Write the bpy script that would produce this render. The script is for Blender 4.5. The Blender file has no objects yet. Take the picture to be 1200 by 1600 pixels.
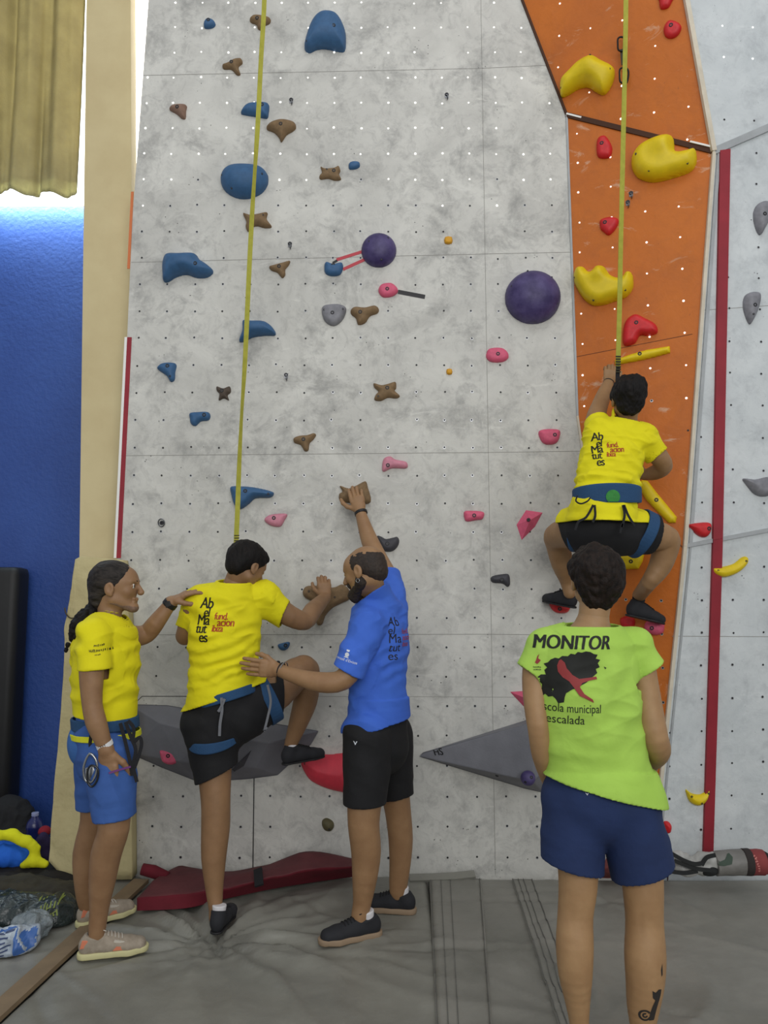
import bpy, bmesh, math, random
import numpy as np
from mathutils import Vector, Matrix
from mathutils.bvhtree import BVHTree

S = bpy.context.scene
COL = S.collection
random.seed(7)

# ------------------------------------------------------------ camera, light, exposure
CAM_H = 1.6
PITCH = math.atan(0.1)
FPX = 1200.0
cam_d = bpy.data.cameras.new('camera'); cam = bpy.data.objects.new('camera', cam_d); COL.objects.link(cam)
cam_d.sensor_fit = 'VERTICAL'; cam_d.sensor_height = 24.0; cam_d.lens = 24.0 * FPX / 1600.0
cam_d.clip_end = 60
cam.location = (0, 0, CAM_H); cam.rotation_euler = (math.pi / 2 + PITCH, 0, 0)
S.camera = cam
S.view_settings.view_transform = 'Standard'
S.view_settings.look = 'None'
S.view_settings.gamma = 1.0
S.view_settings.use_curve_mapping = False
S.view_settings.exposure = 0.0

W = bpy.data.worlds.new('world'); S.world = W; W.use_nodes = True
W.node_tree.nodes['Background'].inputs[0].default_value = (0.92, 0.96, 1.0, 1)
W.node_tree.nodes['Background'].inputs[1].default_value = 0.40

def area(name, loc, target, sx, sy, power, col=(1, 1, 1)):
    d = bpy.data.lights.new(name, 'AREA'); d.shape = 'RECTANGLE'; d.size = sx; d.size_y = sy
    d.energy = power; d.color = col
    o = bpy.data.objects.new(name, d); COL.objects.link(o); o.location = loc
    o.rotation_euler = (Vector(target) - Vector(loc)).to_track_quat('-Z', 'Y').to_euler()
    return o
# high windows of the sports hall behind the photographer, roof lights over the wall
area('roof_light', (0.6, 0.6, 7.4), (0.3, 4.4, 3.4), 6.0, 2.2, 68, (0.99, 0.99, 1.0))
area('hall_window_light', (1.5, -5.0, 4.2), (0, 4.5, 1.4), 9.0, 3.2, 330, (1.0, 0.985, 0.96))
# daylight that spills down between the curtain and the blue wall
area('curtain_daylight', (-2.35, 5.22, 4.42), (-2.35, 5.29, 3.0), 1.3, 0.06, 20, (0.72, 0.93, 1.0))

# ------------------------------------------------------------ pixel helpers
cp, sp = math.cos(PITCH), math.sin(PITCH)
def ray(px, py):
    xc = (px - 600) / FPX; yc = (800 - py) / FPX
    return Vector((xc, cp - yc * sp, sp + yc * cp))
ORG = Vector((0, 0, CAM_H))
def at(px, py, Y):
    d = ray(px, py); return ORG + d * (Y / d.y)
def fl(px, py, z=0.0):
    d = ray(px, py); return ORG + d * ((z - CAM_H) / d.z)
def on_plane(px, py, p0, n):
    d = ray(px, py); return ORG + d * ((p0 - ORG).dot(n) / d.dot(n))
def mpp(Y):            # metres per picture pixel at that distance
    return Y / FPX

# ------------------------------------------------------------ materials
def lin(c):
    return tuple((x / 255 / 12.92) if x / 255 <= 0.04045 else ((x / 255 + 0.055) / 1.055) ** 2.4 for x in c)
MATS = {}
def mat(name, rgb, rough=0.7, var=0.0, vscale=8.0, bump=0.0, bscale=60.0, metal=0.0, rgb2=None,
        emit=None, estr=0.0, sss=0.0, stretch=None, sheen=0.0, bdist=0.01, trans=0.0, spec=None):
    if name in MATS: return MATS[name]
    m = bpy.data.materials.new(name); m.use_nodes = True; MATS[name] = m
    nt = m.node_tree; N = nt.nodes; L = nt.links; b = N['Principled BSDF']
    b.inputs['Roughness'].default_value = rough; b.inputs['Metallic'].default_value = metal
    c = lin(rgb); b.inputs['Base Color'].default_value = (*c, 1)
    if spec is not None: b.inputs['Specular IOR Level'].default_value = spec
    if sheen: b.inputs['Sheen Weight'].default_value = sheen
    if trans:
        b.inputs['Transmission Weight'].default_value = trans; b.inputs['IOR'].default_value = 1.3
    if emit: b.inputs['Emission Color'].default_value = (*emit, 1); b.inputs['Emission Strength'].default_value = estr
    if sss:
        b.inputs['Subsurface Weight'].default_value = sss
        b.inputs['Subsurface Radius'].default_value = (0.012, 0.005, 0.003); b.inputs['Subsurface Scale'].default_value = 1.0
    if var or rgb2 or bump:
        tc = N.new('ShaderNodeTexCoord'); vec = tc.outputs['Object']
        if stretch:
            mp = N.new('ShaderNodeMapping'); mp.inputs['Scale'].default_value = stretch
            L.new(vec, mp.inputs[0]); vec = mp.outputs[0]
    if var or rgb2:
        n = N.new('ShaderNodeTexNoise'); n.inputs['Scale'].default_value = vscale; n.inputs['Detail'].default_value = 6
        n.inputs['Roughness'].default_value = 0.6
        L.new(vec, n.inputs['Vector'])
        r = N.new('ShaderNodeValToRGB'); L.new(n.outputs[0], r.inputs[0]); L.new(r.outputs[0], b.inputs['Base Color'])
        c2 = lin(rgb2) if rgb2 else tuple(min(1, x * (1 + var)) for x in c)
        c1 = c if rgb2 else tuple(x * (1 - var) for x in c)
        r.color_ramp.elements[0].position = 0.35; r.color_ramp.elements[0].color = (*c1, 1)
        r.color_ramp.elements[1].position = 0.65; r.color_ramp.elements[1].color = (*c2, 1)
    if bump:
        n2 = N.new('ShaderNodeTexNoise'); n2.inputs['Scale'].default_value = bscale; n2.inputs['Detail'].default_value = 5
        L.new(vec, n2.inputs['Vector'])
        bp = N.new('ShaderNodeBump'); bp.inputs['Strength'].default_value = bump; bp.inputs['Distance'].default_value = bdist
        L.new(n2.outputs[0], bp.inputs['Height']); L.new(bp.outputs[0], b.inputs['Normal'])
    return m

def wall_mat(name, base, light, dark, streak, rough=0.75, scuff=0.5):
    m = bpy.data.materials.new(name); m.use_nodes = True
    nt = m.node_tree; N = nt.nodes; L = nt.links; b = N['Principled BSDF']; b.inputs['Roughness'].default_value = rough
    tc = N.new('ShaderNodeTexCoord')
    def noise(scale, detail, rgh, dist=0.0, st=None):
        v = tc.outputs['Object']
        if st:
            mp = N.new('ShaderNodeMapping'); mp.inputs['Scale'].default_value = st; L.new(v, mp.inputs[0]); v = mp.outputs[0]
        n = N.new('ShaderNodeTexNoise'); n.inputs['Scale'].default_value = scale; n.inputs['Detail'].default_value = detail
        n.inputs['Roughness'].default_value = rgh; n.inputs['Distortion'].default_value = dist; L.new(v, n.inputs['Vector']); return n
    def ramp(src, p0, p1, c0=(0, 0, 0), c1=(1, 1, 1)):
        r = N.new('ShaderNodeValToRGB'); L.new(src, r.inputs[0])
        r.color_ramp.elements[0].position = p0; r.color_ramp.elements[0].color = (*c0, 1)
        r.color_ramp.elements[1].position = p1; r.color_ramp.elements[1].color = (*c1, 1); return r.outputs[0]
    def mix(f, a, c):
        x = N.new('ShaderNodeMix'); x.data_type = 'RGBA'
        if isinstance(f, float): x.inputs[0].default_value = f
        else: L.new(f, x.inputs[0])
        for sck, val in ((6, a), (7, c)):
            if isinstance(val, tuple): x.inputs[sck].default_value = (*val, 1)
            else: L.new(val, x.inputs[sck])
        return x.outputs[2]
    c = mix(ramp(noise(2.2, 8, 0.65, 0.6).outputs[0], 0.36, 0.66), lin(base), lin(light))
    f = N.new('ShaderNodeMath'); f.operation = 'MULTIPLY'; f.inputs[1].default_value = scuff
    L.new(ramp(noise(4.3, 9, 0.72, 0.3).outputs[0], 0.52, 0.72), f.inputs[0])
    c = mix(f.outputs[0], c, lin(dark))
    f4 = N.new('ShaderNodeMath'); f4.operation = 'MULTIPLY'; f4.inputs[1].default_value = scuff * .7
    L.new(ramp(noise(11, 9, 0.75, 0.9).outputs[0], 0.50, 0.74), f4.inputs[0])
    c = mix(f4.outputs[0], c, lin(dark))
    f2 = N.new('ShaderNodeMath'); f2.operation = 'MULTIPLY'; f2.inputs[1].default_value = 0.55 if name != 'orange_board' else 0.85
    L.new(ramp(noise(1.0, 6, 0.7, 1.2, (3.2, 3.2, 7.0)).outputs[0], 0.60, 0.70), f2.inputs[0])
    c = mix(f2.outputs[0], c, lin(streak))
    f3 = N.new('ShaderNodeMath'); f3.operation = 'MULTIPLY'; f3.inputs[1].default_value = 0.55
    L.new(ramp(noise(70, 2, 0.5).outputs[0], 0.72, 0.76), f3.inputs[0])
    c = mix(f3.outputs[0], c, lin(dark))
    L.new(c, b.inputs['Base Color'])
    bp = N.new('ShaderNodeBump'); bp.inputs['Strength'].default_value = 0.5; bp.inputs['Distance'].default_value = 0.012
    L.new(noise(7, 9, 0.6, 0.4).outputs[0], bp.inputs['Height']); L.new(bp.outputs[0], b.inputs['Normal'])
    return m

# ------------------------------------------------------------ object helpers
def tag(o, label=None, cat=None, group=None, kind=None):
    if label: o['label'] = label
    if cat: o['category'] = cat
    if group: o['group'] = group
    if kind: o['kind'] = kind
    return o
def thing(name, loc, label, cat, group=None):
    o = bpy.data.objects.new(name, None); COL.objects.link(o); o.location = loc; o.empty_display_size = 0.1
    return tag(o, label, cat, group)
def root_loc(o):
    v = Vector((0, 0, 0))
    while o is not None: v = v + Vector(o.location); o = o.parent
    return v
def link(name, me, mats, parent=None, smooth=True, loc=None):
    """vertices are given in place (world); an object with a parent or a loc gets them relative to its root"""
    base = root_loc(parent) if parent else (Vector(loc) if loc is not None else Vector((0, 0, 0)))
    if base.length > 0: me.transform(Matrix.Translation(-base))
    for m in (mats if isinstance(mats, (list, tuple)) else [mats]): me.materials.append(m)
    if smooth: me.polygons.foreach_set('use_smooth', [True] * len(me.polygons))
    o = bpy.data.objects.new(name, me); COL.objects.link(o)
    if parent: o.parent = parent
    elif loc is not None: o.location = loc
    return o
def mesh_np(name, V, F):
    me = bpy.data.meshes.new(name); V = np.asarray(V, np.float32); F = np.asarray(F, np.int32); k = F.shape[1]
    me.vertices.add(len(V)); me.vertices.foreach_set('co', V.ravel())
    me.loops.add(F.size); me.loops.foreach_set('vertex_index', F.ravel())
    me.polygons.add(len(F)); me.polygons.foreach_set('loop_start', np.arange(0, F.size, k, dtype=np.int32))
    me.update(calc_edges=True); return me
def bm_obj(name, bm, mats, parent=None, smooth=False, loc=None, recalc=True):
    if recalc: bmesh.ops.recalc_face_normals(bm, faces=bm.faces)
    me = bpy.data.meshes.new(name); bm.to_mesh(me); bm.free()
    return link(name, me, mats, parent, smooth, loc)
def join_np(parts):
    Vs, Fs, n = [], [], 0
    for V, F in parts:
        Vs.append(V); Fs.append(F + n); n += len(V)
    return np.concatenate(Vs), np.concatenate(Fs)

def hull(pts, name, m, parent=None, loc=None, bevel=0.0, smooth=False):
    bm = bmesh.new()
    for p in pts: bm.verts.new(p)
    r = bmesh.ops.convex_hull(bm, input=bm.verts)
    loose = [v for v in bm.verts if not v.link_faces]
    bmesh.ops.delete(bm, geom=loose, context='VERTS')
    bmesh.ops.dissolve_limit(bm, angle_limit=0.02, verts=bm.verts, edges=bm.edges)
    if bevel: bmesh.ops.bevel(bm, geom=list(bm.edges), offset=bevel, segments=2, affect='EDGES', profile=0.6)
    return bm_obj(name, bm, m, parent, smooth, loc)

def tube(path, r, seg=10, closed=False, flat=None):
    """V,F of a tube; r float or list; flat=(w,t, axis vector) makes a strap"""
    P = [Vector(p) for p in path]; n = len(P); V = []; F = []
    prev = None
    for i, p in enumerate(P):
        a = P[(i - 1) % n] if (closed or i > 0) else p; c = P[(i + 1) % n] if (closed or i < n - 1) else p
        t = (c - a).normalized()
        if prev is None:
            ref = Vector((0, 0, 1)) if abs(t.z) < 0.9 else Vector((1, 0, 0)); u = t.cross(ref).normalized()
        else: u = (prev - t * prev.dot(t)).normalized()
        prev = u; w = t.cross(u)
        ri = r[i] if isinstance(r, (list, tuple)) else r
        for k in range(seg):
            a_ = 2 * math.pi * k / seg; V.append(p + u * math.cos(a_) * ri + w * math.sin(a_) * ri)
    m = n if closed else n - 1
    for i in range(m):
        for k in range(seg):
            a0 = i * seg + k; a1 = i * seg + (k + 1) % seg; b0 = ((i + 1) % n) * seg + k; b1 = ((i + 1) % n) * seg + (k + 1) % seg
            F.append((a0, a1, b1, b0))
    return V, F
def tube_obj(name, path, r, m, parent=None, seg=10, closed=False, loc=None, smooth_path=0):
    if smooth_path: path = catmull(path, smooth_path, closed)
    V, F = tube(path, r, seg, closed); bm = bmesh.new(); vs = [bm.verts.new(v) for v in V]
    for f in F: bm.faces.new([vs[i] for i in f])
    if not closed:
        bm.faces.new(vs[:seg][::-1]); bm.faces.new(vs[-seg:])
    return bm_obj(name, bm, m, parent, True, loc)
def catmull(P, sub=4, closed=False):
    P = [Vector(p) for p in P]; n = len(P); out = []
    rng = range(n) if closed else range(n - 1)
    for i in rng:
        if closed: a, b, c, d = P[i - 1], P[i], P[(i + 1) % n], P[(i + 2) % n]
        else: a, b, c, d = P[max(i - 1, 0)], P[i], P[i + 1], P[min(i + 2, n - 1)]
        for k in range(sub):
            t = k / sub
            out.append(0.5 * ((2 * b) + (c - a) * t + (2 * a - 5 * b + 4 * c - d) * t * t + (3 * b - a - 3 * c + d) * t ** 3))
    if not closed: out.append(P[-1])
    return out
def strap_obj(name, path, nrm, w, t, m, parent=None, closed=False, loc=None, sub=4):
    """flat webbing: path of points, nrm = face normal per point (or one), width w, thickness t"""
    n0 = len(path)
    nr = [Vector(x) for x in nrm] if isinstance(nrm, list) else [Vector(nrm)] * n0
    if sub > 1:
        nr = catmull(nr, sub, closed); path = catmull(path, sub, closed)
    P = [Vector(p) for p in path]; n = len(P); bm = bmesh.new(); rings = []
    for i, p in enumerate(P):
        a = P[(i - 1) % n] if (closed or i > 0) else p; c = P[(i + 1) % n] if (closed or i < n - 1) else p
        tg = (c - a).normalized(); nn = (nr[i] - tg * nr[i].dot(tg)).normalized(); s = tg.cross(nn)
        rings.append([bm.verts.new(p + s * (w / 2 * x) + nn * (t / 2 * y)) for x, y in ((-1, -1), (1, -1), (1, 1), (-1, 1))])
    for i in range(n if closed else n - 1):
        r0, r1 = rings[i], rings[(i + 1) % n]
        for k in range(4): bm.faces.new((r0[k], r0[(k + 1) % 4], r1[(k + 1) % 4], r1[k]))
    if not closed: bm.faces.new(rings[0][::-1]); bm.faces.new(rings[-1])
    return bm_obj(name, bm, m, parent, False, loc)

# ------------------------------------------------------------ numpy noise
def _hash(i, j, k, seed):
    n = (i * 374761393 + j * 668265263 + k * 2147483647 + seed * 974634777) & 0xffffffff
    n = ((n ^ (n >> 13)) * 1274126177) & 0xffffffff
    return ((n ^ (n >> 16)) & 0xffff) / 65535.0
def vnoise(P, freq, seed=0):
    Q = np.asarray(P, np.float64) * freq + 1000.0
    I = np.floor(Q).astype(np.int64); f = Q - I; f = f * f * (3 - 2 * f); r = 0
    for a in (0, 1):
        for b in (0, 1):
            for c in (0, 1):
                w = (f[:, 0] if a else 1 - f[:, 0]) * (f[:, 1] if b else 1 - f[:, 1]) * (f[:, 2] if c else 1 - f[:, 2])
                r = r + w * _hash(I[:, 0] + a, I[:, 1] + b, I[:, 2] + c, seed)
    return r * 2 - 1

# ------------------------------------------------------------ surface nets
CORN = [(a, b, c) for a in (0, 1) for b in (0, 1) for c in (0, 1)]
EDG = [(p, q) for i, p in enumerate(CORN) for q in CORN[i + 1:] if sum(abs(x - y) for x, y in zip(p, q)) == 1]
def nets(D, lo, h):
    s = D < 0
    c = np.zeros(tuple(n - 1 for n in D.shape), np.int8)
    for a, b, e in CORN:
        c += s[a:s.shape[0] - 1 + a, b:s.shape[1] - 1 + b, e:s.shape[2] - 1 + e]
    act = (c > 0) & (c < 8); I = np.argwhere(act)
    idx = np.full(act.shape, -1, np.int32); idx[act] = np.arange(len(I))
    acc = np.zeros((len(I), 3)); cnt = np.zeros(len(I))
    for p, q in EDG:
        da = D[I[:, 0] + p[0], I[:, 1] + p[1], I[:, 2] + p[2]]; db = D[I[:, 0] + q[0], I[:, 1] + q[1], I[:, 2] + q[2]]
        m = (da < 0) != (db < 0); t = np.where(m, da / np.where(m, da - db, 1), 0)
        pos = np.array(p)[None] + t[:, None] * (np.array(q) - np.array(p))[None]
        acc += pos * m[:, None]; cnt += m
    V = np.asarray(lo) + h * (I + acc / cnt[:, None])
    F = []
    for ax in range(3):
        sl0 = [slice(1, -1)] * 3; sl1 = [slice(1, -1)] * 3
        sl0[ax] = slice(0, -1); sl1[ax] = slice(1, None)
        a0 = s[tuple(sl0)]; m = a0 != s[tuple(sl1)]
        E = np.argwhere(m); ins = a0[m]
        E = E + np.array([0 if k == ax else 1 for k in range(3)])
        o1, o2 = (ax + 1) % 3, (ax + 2) % 3
        def cell(d1, d2):
            X = E.copy(); X[:, o1] += d1; X[:, o2] += d2; return idx[X[:, 0], X[:, 1], X[:, 2]]
        q = np.stack([cell(-1, -1), cell(0, -1), cell(0, 0), cell(-1, 0)], 1)
        q[~ins] = q[~ins][:, ::-1]; F.append(q)
    F = np.concatenate(F); F = F[(F >= 0).all(1)]
    return V, F
def lap(V, F, it=2, lam=0.5):
    A = np.concatenate([F[:, i] for i in range(4)] + [F[:, (i + 1) % 4] for i in range(4)])
    B = np.concatenate([F[:, (i + 1) % 4] for i in range(4)] + [F[:, i] for i in range(4)])
    n = len(V); cnt = np.bincount(A, minlength=n)[:, None].clip(1)
    for k in range(it):
        for l in (lam, -lam * 1.03):
            M = np.stack([np.bincount(A, V[B, d], minlength=n) for d in range(3)], 1) / cnt
            V = V + l * (M - V)
    return V
def vnormals(V, F):
    n = np.cross(V[F[:, 2]] - V[F[:, 0]], V[F[:, 3]] - V[F[:, 1]]); N = np.zeros_like(V)
    for k in range(4):
        for d in range(3): N[:, d] += np.bincount(F[:, k], n[:, d], minlength=len(V))
    return N / np.linalg.norm(N, axis=1)[:, None].clip(1e-9)

class Vol:
    """smooth union of tapered elliptical limbs and ellipsoids, turned into one continuous surface"""
    def __init__(s, h=0.005): s.h = h; s.ops = []; s.cuts = []
    def seg(s, a, b, r1, r2, k=0.02, u=None, f1=1.0, f2=None, capa=None, capb=None):
        s.ops.append(('seg', np.array(a, float), np.array(b, float), r1, r2, k, None if u is None else np.array(u, float), f1, f1 if f2 is None else f2, capa, capb)); return s
    def ell(s, c, rad, axes=None, k=0.01, sub=False):
        A = np.eye(3) if axes is None else np.array([np.array(x, float) / np.linalg.norm(x) for x in axes])
        s.ops.append(('ell', np.array(c, float), np.array(rad, float), A, k, sub)); return s
    def chain(s, pts, k=0.02, u=None, capa=None, capb=None, sub=3):
        """pts: (point, radius[, flat]); one smooth tapering limb"""
        P = [np.array([*p[0], p[1], p[2] if len(p) > 2 else 1.0], float) for p in pts]; n = len(P); Q = []
        if n > 2 and sub > 1:
            for i in range(n - 1):
                a, b_, c, d = P[max(i - 1, 0)], P[i], P[i + 1], P[min(i + 2, n - 1)]
                m0 = (c - a) * .5; m1 = (d - b_) * .5
                L = np.linalg.norm((c - b_)[:3])
                for m in (m0, m1):
                    lm = np.linalg.norm(m[:3])
                    if lm > L * 1.0: m *= L * 1.0 / lm
                for j in range(sub):
                    t = j / sub; Q.append((2*t**3-3*t*t+1)*b_ + (t**3-2*t*t+t)*m0 + (-2*t**3+3*t*t)*c + (t**3-t*t)*m1)
            Q.append(P[-1])
        else: Q = P
        g = []; m_ = len(Q) - 1
        for i in range(m_):
            g.append(('seg', Q[i][:3], Q[i + 1][:3], Q[i][3], Q[i + 1][3], k, None if u is None else np.array(u, float), Q[i][4], Q[i + 1][4], capa if i == 0 else None, capb if i == m_ - 1 else None))
        s.ops.append(('grp', g, k)); return s
    def cut(s, p, n): s.cuts.append((np.array(p, float), np.array(n, float) / np.linalg.norm(n))); return s
    def _segd(s, op, X, Y, Z, ext):
        _, a, b, r1, r2, k, u, f1, f2, ca, cb = op
        a = a.copy(); b = b.copy(); n = (b - a) / max(np.linalg.norm(b - a), 1e-6)
        if ext and ca is not None: a -= n * 0.05
        if ext and cb is not None: b += n * 0.05
        ba = b - a; L2 = ba @ ba + 1e-12
        t = ((X - a[0]) * ba[0] + (Y - a[1]) * ba[1] + (Z - a[2]) * ba[2]) / L2
        tc = np.clip(t, 0, 1); w = r1 + (r2 - r1) * tc
        qx = X - a[0] - ba[0] * tc; qy = Y - a[1] - ba[1] * tc; qz = Z - a[2] - ba[2] * tc
        if u is None or (f1 == 1 and f2 == 1): d = np.sqrt(qx * qx + qy * qy + qz * qz) - w
        else:
            uu = u - n * (u @ n); uu /= np.linalg.norm(uu); v = np.cross(n, uu)
            dd = w * (f1 + (f2 - f1) * tc); mm = np.minimum(w, dd)
            cu = qx * uu[0] + qy * uu[1] + qz * uu[2]; cv = qx * v[0] + qy * v[1] + qz * v[2]; cn = qx * n[0] + qy * n[1] + qz * n[2]
            k0 = np.sqrt((cu / w) ** 2 + (cv / dd) ** 2 + (cn / mm) ** 2)
            k1 = np.sqrt((cu / w ** 2) ** 2 + (cv / dd ** 2) ** 2 + (cn / mm ** 2) ** 2) + 1e-9
            d = np.where(k0 < 1e-3, -mm, k0 * (k0 - 1) / k1)
        if not ext:
            for cc, p, sg in ((ca, a, -1), (cb, b, 1)):
                if cc is not None:
                    nn = np.array(cc, float) if not isinstance(cc, bool) else n * sg; nn = nn / np.linalg.norm(nn)
                    d = np.maximum(d, (X - p[0]) * nn[0] + (Y - p[1]) * nn[1] + (Z - p[2]) * nn[2])
        return d
    def _box(s, op):
        if op[0] == 'seg':
            R = max(op[3], op[4]) * max(1, op[7], op[8]) + op[5]
            e = .05 if (op[9] is not None or op[10] is not None) else 0
            return np.minimum(op[1], op[2]) - R - e, np.maximum(op[1], op[2]) + R + e
        if op[0] == 'ell': R = op[2].max() + op[4]; return op[1] - R, op[1] + R
        bs = [s._box(o) for o in op[1]]; return np.min([x[0] for x in bs], 0), np.max([x[1] for x in bs], 0)
    def _grid(s, mn, mx, lo, shape):
        h = s.h; i0 = np.maximum(((mn - lo) / h).astype(int) - 3, 0); i1 = np.minimum(((mx - lo) / h).astype(int) + 5, shape)
        if (i1 <= i0).any(): return None
        X, Y, Z = np.ogrid[i0[0]:i1[0], i0[1]:i1[1], i0[2]:i1[2]]
        return tuple(slice(p, q) for p, q in zip(i0, i1)), (X * h + lo[0]).astype(np.float32), (Y * h + lo[1]).astype(np.float32), (Z * h + lo[2]).astype(np.float32)
    def _eval(s, shape, lo, ext):
        D = np.full(shape, 1.0, np.float32)
        for op in s.ops:
            g = s._grid(*s._box(op), lo, shape)
            if g is None: continue
            sl, X, Y, Z = g; sub = False
            if op[0] == 'seg': d = s._segd(op, X, Y, Z, (s._neck(op) if ext == 'main' else ext)); k = op[5]
            elif op[0] == 'grp':
                k = op[2]; d = np.full(tuple(q.stop - q.start for q in sl), 1.0, np.float32); lo2 = lo + s.h * np.array([q.start for q in sl])
                for o in op[1]:
                    g2 = s._grid(*s._box(o), lo2, d.shape)
                    if g2 is None: continue
                    d[g2[0]] = np.minimum(d[g2[0]], s._segd(o, g2[1], g2[2], g2[3], ext))
                for o, cc, p, sg in ((op[1][0], op[1][0][9], op[1][0][1], -1), (op[1][-1], op[1][-1][10], op[1][-1][2], 1)):
                    if cc is not None:
                        n = (o[2] - o[1]) / np.linalg.norm(o[2] - o[1]); nn = np.array(cc, float) if not isinstance(cc, bool) else n * sg; nn = nn / np.linalg.norm(nn)
                        d = np.maximum(d, (X - p[0]) * nn[0] + (Y - p[1]) * nn[1] + (Z - p[2]) * nn[2] - (.05 if ext else 0))
            else:
                _, c, rad, A, k, sub = op
                q = [(X - c[0]) * A[i][0] + (Y - c[1]) * A[i][1] + (Z - c[2]) * A[i][2] for i in range(3)]
                k0 = np.sqrt(sum((q[i] / rad[i]) ** 2 for i in range(3))); k1 = np.sqrt(sum((q[i] / rad[i] ** 2) ** 2 for i in range(3))) + 1e-9
                d = np.where(k0 < 1e-3, -rad.min(), k0 * (k0 - 1) / k1)
            cur = D[sl]; c2 = -cur if sub else cur
            hh = np.maximum(k - np.abs(c2 - d), 0) / max(k, 1e-6); r = np.minimum(c2, d) - hh * hh * k * 0.25
            D[sl] = -r if sub else r
        return D
    def _neck(s, o): return o[10] is not None and not isinstance(o[10], bool) and o[10][2] / np.linalg.norm(o[10]) > .7
    def _caps(s, main=False):
        out = []
        for op in s.ops:
            if main and not (op[0] == 'grp' or (op[0] == 'seg' and s._neck(op))): continue
            for o in (op[1] if op[0] == 'grp' else [op]):
                if o[0] == 'seg':
                    for cc, p, q, r in ((o[9], o[1], o[2], o[3]), (o[10], o[2], o[1], o[4])):
                        if cc is not None:
                            n = (p - q) / np.linalg.norm(p - q); nn = n if isinstance(cc, bool) else np.array(cc, float) / np.linalg.norm(cc); out.append((p, nn, r * max(1, o[7], o[8])))
        return out
    def build(s, shell=0.0, smooth=1, disp=None, deep=.05, under=None, gap=.009, lim=.035):
        bs = [s._box(o) for o in s.ops if not (o[0] == 'ell' and o[5])]; mn = np.min([b[0] for b in bs], 0); mx = np.max([b[1] for b in bs], 0)
        lo = mn - 3 * s.h; shape = tuple(((mx - mn) / s.h).astype(int) + 7)
        D = s._eval(shape, lo, False)
        if under is not None:      # keep the cloth outside the body it covers
            Bd = np.full(shape, 1.0, np.float32)
            for q in (under if isinstance(under, (list, tuple)) else [under]):
                q, more = q if isinstance(q, tuple) else (q, 0.0)
                h0 = q.h; q.h = s.h; Bd = np.minimum(Bd, q._eval(shape, lo, False) - more); q.h = h0
            X, Y, Z = np.ogrid[0:shape[0], 0:shape[1], 0:shape[2]]; X = X * s.h + lo[0]; Y = Y * s.h + lo[1]; Z = Z * s.h + lo[2]
            Bd = Bd - gap - (shell if shell else 0); Braw = Bd
            for p, n, r in s._caps():
                pl_ = (X - p[0]) * n[0] + (Y - p[1]) * n[1] + (Z - p[2]) * n[2]; far = np.sqrt((X - p[0]) ** 2 + (Y - p[1]) ** 2 + (Z - p[2]) ** 2) - 1.9 * r
                Bd = np.maximum(Bd, np.minimum(pl_, -far)).astype(np.float32)
            Bd = np.maximum(Bd, D - lim)
            D = np.minimum(D, Bd)
        if shell:
            U = s._eval(shape, lo, True)
            if under is not None: U = np.minimum(U, np.maximum(Braw, U - lim))
            X, Y, Z = np.ogrid[0:shape[0], 0:shape[1], 0:shape[2]]; X = X * s.h + lo[0]; Y = Y * s.h + lo[1]; Z = Z * s.h + lo[2]
            M = s._eval(shape, lo, 'main')
            if under is not None: M = np.minimum(M, np.maximum(Braw, M - lim))
            for p, n, r in s._caps(True):
                pl_ = (X - p[0]) * n[0] + (Y - p[1]) * n[1] + (Z - p[2]) * n[2]; far = np.sqrt((X - p[0]) ** 2 + (Y - p[1]) ** 2 + (Z - p[2]) ** 2) - 1.9 * r
                D = np.where((far < 0) & (pl_ < s.h * 1.5), np.minimum(D, np.maximum(M, pl_)), D).astype(np.float32)
            for p, n, r in s._caps():
                pl_ = np.abs((X - p[0]) * n[0] + (Y - p[1]) * n[1] + (Z - p[2]) * n[2]) - deep; far = np.sqrt((X - p[0]) ** 2 + (Y - p[1]) ** 2 + (Z - p[2]) ** 2) - 1.8 * r
                D = np.maximum(D, -np.maximum(U + shell, np.maximum(pl_, far))).astype(np.float32)
        if s.cuts:
            X, Y, Z = np.ogrid[0:shape[0], 0:shape[1], 0:shape[2]]
            for p, n in s.cuts:
                D = np.maximum(D, ((X * s.h + lo[0] - p[0]) * n[0] + (Y * s.h + lo[1] - p[1]) * n[1] + (Z * s.h + lo[2] - p[2]) * n[2]).astype(np.float32))
        V, F = nets(D, lo, s.h)
        V = lap(V, F, smooth)
        if disp is not None:
            N = vnormals(V, F); w = np.ones(len(V))
            if shell:      # cloth is thin near its openings: fold it less there
                for p, n, r in s._caps():
                    a_ = np.abs((V - p) @ n); near = np.linalg.norm(V - p, axis=1) < 1.95 * r
                    w = np.where(near, np.minimum(w, np.clip((a_ - deep) / .035, .22, 1)), w)
            V = V + N * (disp(V, N) * w)[:, None]
        return V, F
    def obj(s, name, m, parent=None, loc=None, **kw):
        V, F = s.build(**kw); return link(name, mesh_np(name, V, F), m, parent, True, loc)
# ============================================================ THE ROOM
WALL_Y = 4.5
M_grey = wall_mat('concrete_look_board', (196, 195, 189), (220, 219, 212), (120, 120, 119), (230, 229, 222), scuff=0.62)
M_greyR = wall_mat('concrete_look_board_lit_tint', (200, 206, 208), (218, 223, 224), (140, 145, 150), (228, 232, 233), scuff=0.4)  # bluish, brighter copy of the grey board: lighting difference put into the colour
M_orange = wall_mat('orange_board', (202, 108, 10), (190, 99, 10), (150, 80, 20), (212, 172, 140), rough=0.55, scuff=0.35)
M_hole = mat('dark_bolt_hole', (34, 34, 36), 0.6)
M_nut = mat('steel_nut', (190, 192, 196), 0.35, metal=0.8)
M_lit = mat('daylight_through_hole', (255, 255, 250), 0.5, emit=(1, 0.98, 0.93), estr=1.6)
M_seam = mat('panel_seam', (146, 144, 138), 0.8)
M_seamo = mat('panel_seam_orange', (110, 60, 30), 0.8)

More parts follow.
